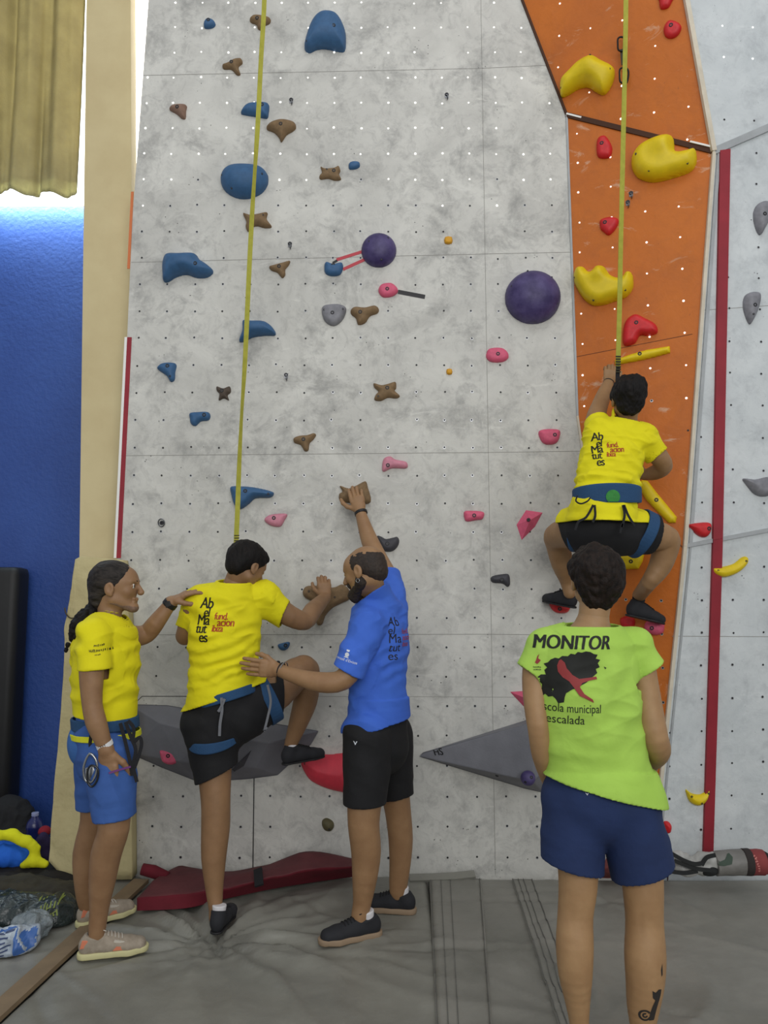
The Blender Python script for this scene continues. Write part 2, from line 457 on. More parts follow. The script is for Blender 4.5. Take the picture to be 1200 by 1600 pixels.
def plane(p, q, r):
    n = (q - p).cross(r - p).normalized()
    if n.y > 0: n = -n
    return (p, n)
Bp = at(885, 180, WALL_Y); Lp = at(902, 650, WALL_Y); Tp = at(1012, 1420, WALL_Y); Ap = at(699, -300, WALL_Y)
Cp = at(1115, 237, 4.2)
PM = (Bp, Vector((0, -1, 0)))
PO1 = plane(Ap, Bp, Cp); PO2 = plane(Bp, Lp, Cp)
Vp = on_plane(1070, 853, *PO2); PO3 = plane(Lp, Tp, Vp)
PR2 = plane(Cp, Vp, at(1300, 500, 4.32)); Ep = on_plane(1600, 26, *PR2); Fp = on_plane(1600, 751, *PR2)
Dp = on_plane(1018, -300, *PO1); PR1 = plane(Cp, Ep, Dp); PR3 = plane(Vp, Fp, Tp)
def pts(pl, L): return [on_plane(x, y, *pl) for x, y in L]
FAC = {
 'main': (PM, [(254, -300), (699, -300), (885, 180), (902, 650), (1012, 1420), (165, 1420), (183, 880), (207, 340)]),
 'o1': (PO1, [(699, -300), (1018, -300), (1115, 237), (885, 180)]),
 'o2': (PO2, [(885, 180), (1115, 237), (1070, 853), (902, 650)]),
 'o3': (PO3, [(902, 650), (1070, 853), (1012, 1420)]),
 'r1': (PR1, [(1018, -300), (1600, -300), (1600, 26), (1115, 237)]),
 'r2': (PR2, [(1115, 237), (1600, 26), (1600, 751), (1070, 853)]),
 'r3': (PR3, [(1070, 853), (1600, 751), (1600, 1420), (1012, 1420)]),
}
def inpoly(x, y, P):
    c = False; j = len(P) - 1
    for i in range(len(P)):
        if (P[i][1] > y) != (P[j][1] > y) and x < (P[j][0] - P[i][0]) * (y - P[i][1]) / (P[j][1] - P[i][1]) + P[i][0]: c = not c
        j = i
    return c
def facet(px, py):
    for k in FAC:
        if inpoly(px, py, FAC[k][1]): return FAC[k][0]
    return PM
def axes_of(pl):
    n = pl[1]; u = Vector((0, 0, 1)).cross(n)
    u = Vector((1, 0, 0)) - n * n.x; u.normalize(); v = n.cross(u); v = v if v.z > 0 else -v
    return u, v, n
def pix(p):
    d = p - ORG; f = d.y * cp + d.z * sp; u_ = -d.y * sp + d.z * cp
    return 600 + FPX * d.x / f, 800 - FPX * u_ / f

def wall_board(name, keys, mats, seam_lines, nut_seed, pitch, lit_y, off=(0, 0), edge=0.045):
    bm = bmesh.new(); rnd = random.Random(nut_seed)
    for k in keys:
        pl, poly = FAC[k]; P3 = pts(pl, poly); n = pl[1]
        f = [bm.verts.new(p) for p in P3]; bk = [bm.verts.new(p - n * edge) for p in P3]
        bm.faces.new(f); bm.faces.new(bk[::-1])
        for i in range(len(f)): bm.faces.new((f[i], bk[i], bk[(i + 1) % len(f)], f[(i + 1) % len(f)]))
    bmesh.ops.recalc_face_normals(bm, faces=bm.faces)
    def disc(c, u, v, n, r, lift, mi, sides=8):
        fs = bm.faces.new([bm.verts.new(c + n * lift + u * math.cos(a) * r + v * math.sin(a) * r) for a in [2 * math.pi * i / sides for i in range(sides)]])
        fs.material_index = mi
    for k in keys:
        pl, poly = FAC[k]; u, v, n = axes_of(pl); o = Vector((off[0], pl[0].y, off[1])); o = o - n * (o - pl[0]).dot(n)
        for i in range(-24, 34):
            for j in range(-6, 44):
                c = o + u * (i * pitch + rnd.gauss(0, 0.002)) + v * (j * pitch + rnd.gauss(0, 0.002))
                x, y = pix(c)
                if not inpoly(x, y, poly) or y < -250 or x > 1420 or y > 1400: continue
                if not all(inpoly(x + a, y + b, poly) for a, b in ((6, 0), (-6, 0), (0, 6), (0, -6))): continue
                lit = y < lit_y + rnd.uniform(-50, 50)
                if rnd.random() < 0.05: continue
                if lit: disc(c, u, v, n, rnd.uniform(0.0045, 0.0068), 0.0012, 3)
                else:
                    if rnd.random() < 0.65: disc(c, u, v, n, 0.0085, 0.0008, 2)
                    disc(c + v * 0.001, u, v, n, 0.006, 0.0014, 1)
        for q in range(150 if k == 'main' else 25):   # stray screw holes
            x = rnd.uniform(180, 1250); y = rnd.uniform(0, 1380)
            if not inpoly(x, y, poly): continue
            c = on_plane(x, y, *pl); 
            for w in range(rnd.choice((1, 1, 2, 3))):
                disc(c + u * rnd.gauss(0, 0.02) + v * rnd.gauss(0, 0.02), u, v, n, rnd.uniform(0.0018, 0.0034), 0.001, 1, 6)
    for (x0, y0, x1, y1, wd, mi) in seam_lines:
        pl = facet((x0 + x1) / 2, (y0 + y1) / 2); a, b = on_plane(x0, y0, *pl), on_plane(x1, y1, *pl)
        t = (b - a).normalized(); s_ = t.cross(pl[1]) * wd / 2; n = pl[1] * 0.0007
        fs = bm.faces.new([bm.verts.new(p + n) for p in (a - s_, a + s_, b + s_, b - s_)]); fs.material_index = mi
    bmesh.ops.recalc_face_normals(bm, faces=[f for f in bm.faces if f.material_index])
    for f in bm.faces:
        if f.material_index and f.normal.y > 0: f.normal_flip()
    o = bm_obj(name, bm, mats, recalc=False); tag(o, kind='structure'); return o
gm = [M_grey, M_hole, M_nut, M_lit, M_seam]
sm = [(205, 410, 752, 397, .003, 4), (752, 397, 893, 394, .003, 4), (197, 712, 757, 707, .003, 4), (757, 707, 906, 705, .003, 4),
      (180, 992, 764, 991, .003, 4), (764, 991, 955, 993, .003, 4), (222, 118, 748, 107, .003, 4), (748, 107, 855, 102, .003, 4), (748, -200, 774, 1368, .0025, 4),
      (397, 1216, 395, 1368, .006, 1), (222, 1088, 310, 1088, .004, 1), (214, 1094, 208, 1368, .006, 1), (222, 1088, 214, 1096, .004, 1), (480, 1088, 1000, 1090, .002, 4)]
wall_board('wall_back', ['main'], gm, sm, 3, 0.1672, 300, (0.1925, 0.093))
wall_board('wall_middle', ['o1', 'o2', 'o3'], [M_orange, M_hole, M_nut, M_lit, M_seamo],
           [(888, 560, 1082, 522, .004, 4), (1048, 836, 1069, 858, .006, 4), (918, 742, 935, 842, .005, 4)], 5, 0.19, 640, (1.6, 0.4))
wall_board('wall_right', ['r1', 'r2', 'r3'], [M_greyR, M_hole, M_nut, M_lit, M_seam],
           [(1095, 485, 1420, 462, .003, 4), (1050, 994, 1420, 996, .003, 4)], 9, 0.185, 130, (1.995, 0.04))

M_trim = mat('pale_timber_edge', (214, 204, 184), 0.6, var=0.1)
M_trimg = mat('grey_edge_strip', (168, 172, 174), 0.45, var=0.1)
M_dark = mat('dark_shadow_gap', (70, 40, 22), 0.8)
M_whitestrip = mat('white_edge_strip', (245, 244, 240), 0.5)
nt_ = [0]
def trim(a, b, w, t, m, n=Vector((0, -1, 0)), off=0.0):
    nt_[0] += 1; s_ = (b - a).normalized().cross(n).normalized() * off
    o = strap_obj('trim_%d' % nt_[0], [a + s_ + n * t * .4, b + s_ + n * t * .4], n, w, t, m, sub=1); tag(o, kind='structure')
trim(Dp, Cp, .028, .022, M_trim, PR1[1], 0.004)
trim(Cp, Vp, .020, .016, M_trim, PR2[1], 0.002)
trim(Vp, Tp, .020, .016, M_trim, PR3[1], 0.002)
trim(Cp, Vp, .020, .010, M_trimg, PR2[1], -0.030)
trim(Vp, Tp, .012, .008, M_trimg, PR3[1], -0.032)
trim(Bp, Cp, .030, .010, M_dark, PO2[1])
trim(Ap, Bp, .014, .012, M_dark, PM[1])
trim(Bp, Lp, .012, .010, M_trimg, PM[1]); trim(Lp, Tp, .012, .010, M_trim, PM[1])
trim(Cp, Ep, .040, .016, M_trimg, PR2[1]); trim(Vp, Fp, .022, .012, M_trimg, PR2[1])
trim(on_plane(1076, 227.5, *PO1), Cp, .010, .016, M_whitestrip, PO1[1], -.02)  # white strips at both ends of the fold: lit edges put into the colour
trim(Bp, on_plane(908, 186, *PO2), .010, .016, M_whitestrip, PO2[1], -.004)
# painted / taped red stripes
M_red = mat('dark_red_stripe', (150, 34, 48), 0.6, var=0.12, vscale=5)
def stripe(name, poly, pl, m, t=0.0015, label=None):
    bm = bmesh.new(); f = [bm.verts.new(on_plane(x, y, *pl) + pl[1] * t) for x, y in poly]; b = [bm.verts.new(on_plane(x, y, *pl) - pl[1] * .001) for x, y in poly]
    bm.faces.new(f); bm.faces.new(b[::-1])
    for i in range(len(f)): bm.faces.new((f[i], b[i], b[(i + 1) % len(f)], f[(i + 1) % len(f)]))
    return bm_obj(name, bm, m)
bm = None
r_a = stripe('red_stripe', [(1123, 237), (1139, 235), (1127, 841), (1112, 844)], PR2, M_red, .018)
tag(r_a, 'dark red tape stripe running down the right-hand grey board, above the crease', 'tape', 'red stripes on the wall')
r_b = stripe('red_stripe', [(1112, 844), (1127, 841), (1112, 1334), (1097, 1334)], PR3, M_red, .018)
tag(r_b, 'dark red tape stripe on the lowest right-hand board, between crease and mat', 'tape', 'red stripes on the wall')
r_c = stripe('red_stripe', [(199, 527), (206, 527), (189, 872), (182, 872)], PM, M_red, .003)
tag(r_c, 'thin red tape stripe down the left edge of the grey board beside the pillar', 'tape', 'red stripes on the wall')
stripe('trim_40', [(205, 300), (209, 300), (203, 420), (199, 420)], PM, mat('orange_edge', (214, 120, 70), .6), .004)['kind'] = 'structure'
stripe('trim_41', [(195, 527), (199, 527), (182, 872), (178, 872)], PM, M_whitestrip, .004)['kind'] = 'structure'

# pillar, blue wall, window, curtain
M_beige = mat('beige_painted_column', (216, 200, 154), 0.6, rgb2=(206, 188, 142), vscale=3, bump=0.15, bscale=9)
def prism(name, front, depth, m, **kw):
    return hull([p for q in front for p in (q, q + Vector((0, depth, 0)))], name, m, **kw)
o = prism('wall_pillar', [at(139, -300, 4.6), at(203, -300, 4.6), at(203, 300, 4.6), at(210, 1420, 4.6), at(117, 1420, 4.6), at(122, 870, 4.6)], .1, M_beige)
tag(o, kind='structure')
M_blue = mat('blue_painted_wall', (50, 84, 160), 0.5, rgb2=(44, 76, 150), vscale=2.5, bump=0.35, bscale=38)
o = prism('wall_left', [at(-700, 322, 5.3), at(230, 322, 5.3), at(230, 1420, 5.3), at(-700, 1420, 5.3)], .2, M_blue); tag(o, kind='structure')
M_sky = mat('bright_window_glass', (255, 255, 255), .3, emit=(0.93, 0.98, 1.0), estr=3.0)
o = prism('window_1', [at(-700, -300, 5.45), at(190, -300, 5.45), at(190, 330, 5.45), at(-700, 330, 5.45)], .02, M_sky); tag(o, kind='structure')
M_sky2 = mat('bright_window_glass_warm', (255, 255, 255), .3, emit=(1.0, 0.97, 0.93), estr=3.4)
o = prism('window_2', [at(185, -300, 4.78), at(262, -300, 4.78), at(225, 480, 4.78), at(190, 480, 4.78)], .02, M_sky2); tag(o, kind='structure')
# curtain, a pleated sheet
def curtain():
    M_c = mat('khaki_curtain_cloth', (172, 162, 122), 0.85, rgb2=(160, 150, 112), vscale=6, bump=0.2, bscale=90)
    bm = bmesh.new(); nx, nz = 150, 60; zt = at(60, -150, 5.1).z; x0 = at(-160, 150, 5.1).x; x1 = at(133, 150, 5.1).x; rows = []
    for j in range(nz + 1):
        r = []
        for i in range(nx + 1):
            s_ = i / nx; x = x0 + (x1 - x0) * s_
            zb = at(60, 309, 5.1).z + 0.018 * math.sin(s_ * 31 + 1) + 0.014 * math.sin(s_ * 13)
            z = zt + (zb - zt) * j / nz
            fold = 0.045 * math.sin(s_ * 34 + 0.4 * math.sin(z * 2)) + 0.03 * abs(math.sin(s_ * 15.5 + .8)) + 0.01 * math.sin(s_ * 90 + z * 1.5)
            r.append(bm.verts.new((x + 0.012 * math.sin(s_ * 34 + 1.5), 5.02 + fold, z)))
        rows.append(r)
    for j in range(nz):
        for i in range(nx): bm.faces.new((rows[j][i], rows[j][i + 1], rows[j + 1][i + 1], rows[j + 1][i]))
    bmesh.ops.solidify(bm, geom=list(bm.faces), thickness=0.006)
    o = bm_obj('curtain', bm, M_c, smooth=True, loc=((x0 + x1) / 2, 5.02, zt))
    tag(o, 'khaki pleated curtain hanging over the bright window above the blue wall', 'curtain')
curtain()
# dark floor under the mats
M_floor = mat('hall_floor', (96, 92, 84), .7, var=.1)
bm = bmesh.new(); bmesh.ops.create_cube(bm, size=1, matrix=Matrix.Translation((0, 1.4, -.43)) @ Matrix.Diagonal((14, 9, .06, 1)))
tag(bm_obj('floor', bm, M_floor), kind='structure')

# ------------------------------------------------------------ crash mats
M_mat = mat('grey_mat_vinyl', (142, 141, 132), 0.45, rgb2=(122, 121, 113), vscale=2.2, bump=0.5, bscale=7, bdist=.02)
M_mat2 = mat('grey_mat_vinyl_light', (142, 140, 132), 0.45, rgb2=(122, 121, 113), vscale=2.0, bump=0.5, bscale=7, bdist=.02)
M_brown = mat('brown_webbing_edge', (132, 112, 86), .7, var=.1)
FOOT = fl(335, 1462)
def crease(x, y, cx, cy, ang, wid, ln, amp):
    dx, dy = x - cx, y - cy; c, s_ = math.cos(ang), math.sin(ang); a = dx * c + dy * s_; b = -dx * s_ + dy * c + 0.06 * math.sin(a * 3)
    return amp * math.exp(-(b / wid) ** 2) * math.exp(-(a / ln) ** 2)
CR = []
_f = lambda x, y: fl(x, y)
FANS = [(_f(335, 1462).x, _f(335, 1462).y, .013, 7, .85, 0.4, 1.2), (_f(335, 1462).x, _f(335, 1462).y, .008, 6, .9, 2.4, -.7), (_f(545, 1480).x, _f(545, 1480).y, .008, 6, .7, 1.1, -.6), (_f(925, 1600).x, _f(925, 1600).y, .010, 7, .8, 2.2, 1.9), (_f(1010, 1640).x, _f(1010, 1640).y, .008, 6, .8, .2, .6)]
rc = random.Random(12)
for i in range(44): CR.append((rc.uniform(-1.8, 2.4), rc.uniform(2.3, 4.3), rc.choice((-.35, -.5, .15, -.7, .5)) + rc.gauss(0, .15), rc.uniform(.012, .028), rc.uniform(.2, .6), rc.uniform(.006, .014) * rc.choice((1, 1, -1))))
def mat_h(x, y):
    z = 0.0; dx, dy = x - FOOT.x, y - FOOT.y; r = math.hypot(dx, dy); th = math.atan2(dy, dx)
    env = math.exp(-((r - .28) / .30) ** 2)
    z += 0.020 * env * math.sin(th * 11 + 2.2 * math.sin(th * 2) + r * 4) * (1 if dy > -.12 else .25)
    z += 0.010 * env * math.sin(th * 23 + 5 * r) * (1 if dy > -.05 else .2)
    z -= 0.035 * math.exp(-(r / .16) ** 2)
    for (fx, fy, a0, nn, R0, ph, sp) in FANS:
        dx, dy = x - fx, y - fy; r = math.hypot(dx, dy); t = math.atan2(dy, dx); w = math.exp(-((r - R0 * .55) / (R0 * .5)) ** 2)
        if w > .02:
            q = math.sin(t * nn + ph + 1.3 * math.sin(t * 2.3 + ph) + .9 * math.sin(r * 5 + ph)); z += a0 * w * (1 - 2.0 * abs(q) ** .7) * (.35 + .65 * max(0, math.cos(t - sp)))
    for c in CR: z += crease(x, y, *c)
    z += 0.006 * math.sin(x * 2.3 + 1) * math.sin(y * 1.9) - 0.004
    return z
def mat_block(name, poly, m, label, res=0.02, top=0.0, depth=.38, group=None, flat=1.0, round_=.04):
    xs = [p[0] for p in poly]; ys = [p[1] for p in poly]; P = [(p[0], p[1]) for p in poly]
    nx = int((max(xs) - min(xs)) / res) + 1; ny = int((max(ys) - min(ys)) / res) + 1
    A = np.array(P)
    bm = bmesh.new(); g = {}
    # mesh the quad bilinearly: poly = 4 corners (near-left, near-right, far-right, far-left)
    a, b, c, d = [Vector((p[0], p[1], 0)) for p in poly]
    for j in range(ny + 1):
        for i in range(nx + 1):
            s_, t = i / nx, j / ny; p = (a * (1 - s_) + b * s_) * (1 - t) + (d * (1 - s_) + c * s_) * t
            e = min(s_ * (b - a).length, (1 - s_) * (b - a).length, t * (d - a).length, (1 - t) * (d - a).length)
            q = max(0, 1 - e / round_); z = top + mat_h(p.x, p.y) * flat * (1 - q) - round_ * .55 * q * q
            g[i, j] = bm.verts.new((p.x, p.y, z))
    for j in range(ny):
        for i in range(nx): bm.faces.new((g[i, j], g[i + 1, j], g[i + 1, j + 1], g[i, j + 1]))
    edge = [g[i, 0] for i in range(nx + 1)] + [g[nx, j] for j in range(1, ny + 1)] + [g[i, ny] for i in range(nx - 1, -1, -1)] + [g[0, j] for j in range(ny - 1, 0, -1)]
    low = [bm.verts.new((v.co.x, v.co.y, top - depth)) for v in edge]; n = len(edge)
    for i in range(n): bm.faces.new((edge[i], low[i], low[(i + 1) % n], edge[(i + 1) % n]))
    bm.faces.new(low)
    o = bm_obj(name, bm, m, smooth=True, loc=((a + c) / 2).to_tuple()); return tag(o, label, 'mat', group)
g1 = fl(680, 1368); g2 = fl(684, 1600)
xa = (g1.x + g2.x) / 2
YB = 4.50
s0 = fl(2, 1590); s1 = fl(215, 1392)
def line_at(y): t = (y - s0.y) / (s1.y - s0.y); return s0.x + (s1.x - s0.x) * t
mat_block('crash_mat', [(line_at(1.2), 1.2), (xa - .003, 1.2), (xa - .003, YB), (line_at(YB), YB)], M_mat, 'large grey vinyl crash mat with wrinkles radiating round the standing foot', group='crash mats')
mat_block('crash_mat', [(xa + .003, 1.2), (3.2, 1.2), (3.2, 4.46), (xa + .003, 4.46)], M_mat2, 'grey crash mat on the right, under the person in the green shirt', group='crash mats')
mat_block('crash_mat', [(-4.2, 1.2), (line_at(1.2) - .07, 1.2), (line_at(5.2) - .07, 5.2), (-4.2, 5.2)], M_mat2, 'grey crash mat at far left carrying the bags and clothes', group='crash mats', flat=.7)
# brown webbing between the mats
bmw = [fl(-60, 1640, .0), fl(215, 1394, .0)]
o = strap_obj('webbing_edge', [Vector((line_at(y) - .035, y, 0.004 - (.02 if y < 2 else 0))) for y in (1.3, 1.8, 2.4, 2.8, 3.2, 3.6, 4.0, 4.4)], (0, 0, 1), .085, .02, M_brown, sub=2)
tag(o, 'brown webbing edge strip between two grey mats at lower left', 'strap')
# connecting flaps with stitched lines
def flap(poly, lines, label):
    a, b, c, d = [fl(*p) for p in poly]; r = thing('cover_flap', (a + c) / 2, label, 'mat flap', 'flaps joining the crash mats')
    bm = bmesh.new(); n = 70; g = [[None] * 9 for _ in range(n + 1)]
    for j in range(n + 1):
        for i in range(9):
            s_, t = i / 8, j / n; p = (a * (1 - s_) + b * s_) * (1 - t) + (d * (1 - s_) + c * s_) * t
            g[j][i] = bm.verts.new((p.x, p.y, 0.010 + mat_h(p.x, p.y)))
    for j in range(n):
        for i in range(8): bm.faces.new((g[j][i], g[j][i + 1], g[j + 1][i + 1], g[j + 1][i]))
    for ring in ([g[j][0] for j in range(n + 1)], [g[j][8] for j in range(n + 1)][::-1], g[n], g[0][::-1]):
        lowr = [bm.verts.new(v.co - Vector((0, 0, .012))) for v in ring]
        for i in range(len(ring) - 1): bm.faces.new((ring[i], ring[i + 1], lowr[i + 1], lowr[i]))
    bm_obj('flap', bm, M_mat2, r, True)
    for s_ in lines:
        P = []
        for j in range(n + 1):
            t = j / n; p = (a * (1 - s_) + b * s_) * (1 - t) + (d * (1 - s_) + c * s_) * t; P.append(Vector((p.x, p.y, .0125 + mat_h(p.x, p.y))))
        strap_obj('seam', P, (0, 0, 1), .003, .003, M_seam_d, r, sub=1)
M_seam_d = mat('stitch_line', (104, 103, 98), .8)
flap([(683, 1640), (772, 1640), (752, 1376), (671, 1376)], (.02, .22, .40, .97), 'pale stitched vinyl flap in the mat joint left of the green-shirted person')
flap([(886, 1640), (930, 1640), (832, 1376), (800, 1376)], (.03, .3, .55, .97), 'pale stitched vinyl flap running diagonally to the left calf of the green-shirted person')
o = strap_obj('vinyl_lip', [fl(640, 1372, .015), fl(700, 1370, .02), fl(742, 1366, .03)], (0, -.4, 1), .05, .012, M_mat, sub=6)
tag(o, 'grey vinyl lip of a mat rising against the foot of the wall', 'mat edge')
# ============================================================ CLIMBING HOLDS
HC = {
 'blue': mat('hold_blue', (54, 96, 138), .6, var=.10, vscale=30, bump=.25, bscale=260, bdist=.002),
 'brown': mat('hold_brown', (128, 104, 74), .8, var=.14, vscale=40, bump=.3, bscale=260, bdist=.002),
 'tan': mat('hold_dusty_brown', (134, 106, 90), .75, var=.12, vscale=40, bump=.3, bscale=260, bdist=.002),
 'darkbrown': mat('hold_dark_brown', (84, 72, 62), .75, var=.12, vscale=40, bump=.3, bscale=260, bdist=.002),
 'purple': mat('hold_purple', (50, 38, 88), .5, rgb2=(84, 74, 122), vscale=11, bump=.2, bscale=200, bdist=.002),
 'pink': mat('hold_pink', (214, 92, 122), .6, var=.08, vscale=40, bump=.2, bscale=260, bdist=.002),
 'palepink': mat('hold_pale_pink', (206, 134, 152), .6, var=.08, vscale=40, bump=.2, bscale=260, bdist=.002),
 'red': mat('hold_red', (206, 34, 40), .5, var=.10, vscale=30, bump=.2, bscale=260, bdist=.002),
 'coral': mat('hold_coral', (222, 62, 80), .6, var=.06, vscale=20, bump=.2, bscale=200, bdist=.002),
 'yellow': mat('hold_yellow', (228, 200, 12), .5, var=.06, vscale=20, bump=.2, bscale=200, bdist=.002),
 'mustard': mat('hold_mustard', (214, 156, 34), .6, var=.06, vscale=20),
 'grey': mat('hold_grey', (140, 140, 146), .6, rgb2=(118, 118, 124), vscale=20, bump=.25, bscale=260, bdist=.002),
 'charcoal': mat('hold_charcoal', (62, 62, 68), .6, var=.1, vscale=30, bump=.25, bscale=260, bdist=.002),
 'olive': mat('hold_olive', (92, 86, 56), .6, var=.1, vscale=30),
 'volgrey': mat('volume_grey_paint', (124, 125, 132), .55, rgb2=(108, 109, 116), vscale=4, bump=.1, bscale=90),
}
M_bolt = mat('bolt_steel', (74, 74, 76), .45, metal=.7)
M_recess = mat('bolt_recess', (22, 22, 24), .8)

def polysdf(X, Y, P):
    d = np.full(X.shape, 1e9); ins = np.zeros(X.shape, bool); n = len(P)
    for i in range(n):
        ax, ay = P[i]; bx, by = P[(i + 1) % n]; ex, ey = bx - ax, by - ay
        t = np.clip(((X - ax) * ex + (Y - ay) * ey) / (ex * ex + ey * ey + 1e-12), 0, 1)
        d = np.minimum(d, (X - ax - ex * t) ** 2 + (Y - ay - ey * t) ** 2)
        c = ((ay > Y) != (by > Y)) & (X < ex * (Y - ay) / (ey if abs(ey) > 1e-9 else 1e-9) + ax); ins ^= c
    d = np.sqrt(d); return np.where(ins, -d, d)

def add_bolt(parent, p, n, r=.0065, name='bolt', mats=None):
    r *= 1.3 if name == 'bolt' else 1.2
    u = n.cross(Vector((0, 0, 1))).normalized(); v = n.cross(u); bm = bmesh.new()
    def ring(rad, lift, s=12): return [bm.verts.new(p + n * lift + u * math.cos(2 * math.pi * i / s) * rad + v * math.sin(2 * math.pi * i / s) * rad) for i in range(s)]
    A = ring(r * 1.35, -.012); B = ring(r * 1.35, .0012); C_ = ring(r * .95, .0016); D = ring(r * .55, .0016); E_ = ring(r * .5, -.003)
    R = [A, B, C_, D, E_]
    for q in range(4):
        for i in range(12):
            f = bm.faces.new((R[q][i], R[q][(i + 1) % 12], R[q + 1][(i + 1) % 12], R[q + 1][i])); f.material_index = 1 if q in (1, 3) else 0
    f = bm.faces.new(E_); f.material_index = 1
    bm_obj(name, bm, mats or [M_bolt, M_recess], parent)

NH = {}
def hold(poly, color, H, label, R=None, bolt=None, bumps=(), group=None, name='climbing_hold', cat='climbing hold', sub=5, h=None, plane_=None, lift=0.0, screws=(), extra=None, dish=()):
    """poly: outline on the picture, laid on the wall facet behind it; H: how far it stands out"""
    cx = sum(p[0] for p in poly) / len(poly); cy = sum(p[1] for p in poly) / len(poly)
    pl = plane_ or facet(cx, cy); u, v, n = axes_of(pl); P0 = on_plane(cx, cy, *pl)
    Q = [((p - P0).dot(u), (p - P0).dot(v)) for p in [on_plane(x, y, *pl) for x, y in poly]]
    if sub > 1: Q = [(a.x, a.y) for a in catmull([Vector((q[0], q[1], 0)) for q in Q], sub, True)]
    xs = [q[0] for q in Q]; ys = [q[1] for q in Q]; ext = max(max(xs) - min(xs), max(ys) - min(ys))
    h = h or max(.0022, ext / 62)
    R = R or H * 0.9
    lo = np.array([min(xs) - 3 * h, min(ys) - 3 * h, -3 * h]); Hm = H + sum(max(b[3], 0) for b in bumps) + 4 * h
    sh = (int((max(xs) - min(xs)) / h) + 7, int((max(ys) - min(ys)) / h) + 7, int(Hm / h) + 5)
    gx = lo[0] + h * np.arange(sh[0]); gy = lo[1] + h * np.arange(sh[1]); X, Y = np.meshgrid(gx, gy, indexing='ij')
    d = polysdf(X, Y, Q); t = np.clip(-d / R, 0, 1)
    hh = H * np.sqrt(np.clip(1 - (1 - t) ** 2, 0, 1))
    W3 = lambda x, y: on_plane(x, y, *pl)
    for (bx, by, s_, a_) in bumps:       # picture px, radius px, height m
        w = W3(bx, by) - P0; rr = s_ * mpp(pl[0].y); g = np.exp(-(((X - w.dot(u)) ** 2 + (Y - w.dot(v)) ** 2) / rr ** 2)); hh = hh + a_ * g * np.clip(t * 1.6, 0, 1)
    hh = np.maximum(hh, 0.0)
    Z = lo[2] + h * np.arange(sh[2])
    D = np.maximum(np.maximum(Z[None, None, :] - hh[:, :, None], -.002 - Z[None, None, :]), d[:, :, None])
    V, F = nets(D.astype(np.float32), lo, h); V = lap(V, F, 2)
    M = np.array([u[:], v[:], n[:]]); Wd = V @ M + np.array(P0) + np.array(n) * lift
    if np.linalg.det(M) < 0: F = F[:, ::-1]
    o = link(name, mesh_np(name, Wd, F), HC[color], None, True, loc=tuple(P0))
    tag(o, label, cat, group or {'blue': 'blue climbing holds', 'brown': 'brown climbing holds', 'tan': 'brown climbing holds', 'darkbrown': 'brown climbing holds', 'pink': 'pink climbing holds',
        'palepink': 'pink climbing holds', 'red': 'red climbing holds', 'yellow': 'yellow climbing holds', 'grey': 'grey climbing holds', 'purple': 'round purple domes', 'charcoal': 'black climbing holds'}.get(color))
    def hat(bx, by):
        w = W3(bx, by) - P0; i = int(round((w.dot(u) - lo[0]) / h)); j = int(round((w.dot(v) - lo[1]) / h))
        i = min(max(i, 0), sh[0] - 1); j = min(max(j, 0), sh[1] - 1); return max(hh[i, j], .002)
    # bolt positions sit on the raised surface; allow for the lift when finding them
    if bolt:
        b0 = bolt; z = hat(*b0); w = W3(*b0) + n * (z + lift)
        add_bolt(o, w, n, .0065 if ext > .07 else .0045)
    for sx, sy in screws:
        add_bolt(o, W3(sx, sy) + n * (hat(sx, sy) + lift), n, .0038, 'screw')
    return o
H_ = hold
H_([(319,36),(325,30),(334,33),(337,40),(331,45),(320,45)], 'blue', .03, 'tiny blue hold at the very top left of the grey board', bolt=(327,36))
H_([(391,30),(400,25),(421,29),(422,37),(413,42),(409,48),(403,46),(401,40),(392,36)], 'brown', .035, 'brown three-armed hold behind the top end of the left belay strap', bolt=(403,34))
H_([(477,80),(476,70),(484,44),(494,29),(508,23),(527,27),(538,45),(541,62),(539,80),(530,82),(510,78),(495,79),(484,84)], 'blue', .10, 'large blue arched hold near the top of the grey board', R=.09, bolt=(523,57), screws=[(481,75)])
H_([(348,103),(357,99),(366,94),(377,93),(379,100),(373,106),(376,117),(370,118),(362,110),(350,109)], 'brown', .035, 'brown three-armed hold left of the strap, below the tiny blue hold', bolt=(363,102))
H_([(265,172),(272,165),(291,165),(291,175),(290,186),(284,186),(276,179)], 'tan', .035, 'dusty pinkish-brown hold, furthest left of the upper brown holds', bolt=(279,172))
H_([(377,176),(384,166),(396,162),(419,163),(420,178),(417,186),(404,184),(380,180)], 'blue', .045, 'blue wedge hold crossed by the left strap, above a wide brown triangular hold', bolt=(411,170))
H_([(417,199),(425,192),(441,188),(459,192),(463,200),(458,206),(448,212),(440,223),(436,216),(428,208),(418,204)], 'brown', .045, 'wide brown triangular hold just right of the left strap', bolt=(440,200))
H_([(501,261),(508,264),(522,263),(529,260),(532,267),(530,273),(533,281),(524,283),(513,280),(501,281),(499,276),(503,270)], 'brown', .028, 'small brown bone-shaped hold beside a tiny blue knob', bolt=(522,270), screws=[(511,268)])
H_([(545,257),(551,253),(561,254),(562,261),(555,265),(546,265)], 'blue', .025, 'tiny blue knob right of the small brown bone-shaped hold')
H_([(345,282),(350,268),(364,260),(388,259),(408,263),(419,275),(418,291),(406,305),(384,312),(364,308),(350,297)], 'blue', .10, 'big smooth blue half-dome hold behind the left strap', R=.11, screws=[(350,281),(412,281),(365,302),(397,304)])
H_([(380,334),(392,337),(404,335),(418,333),(417,343),(425,355),(414,357),(402,354),(393,357),(388,363),(384,355),(385,347)], 'brown', .04, 'brown bone-shaped hold under the big blue half-dome', screws=[(412,340)])
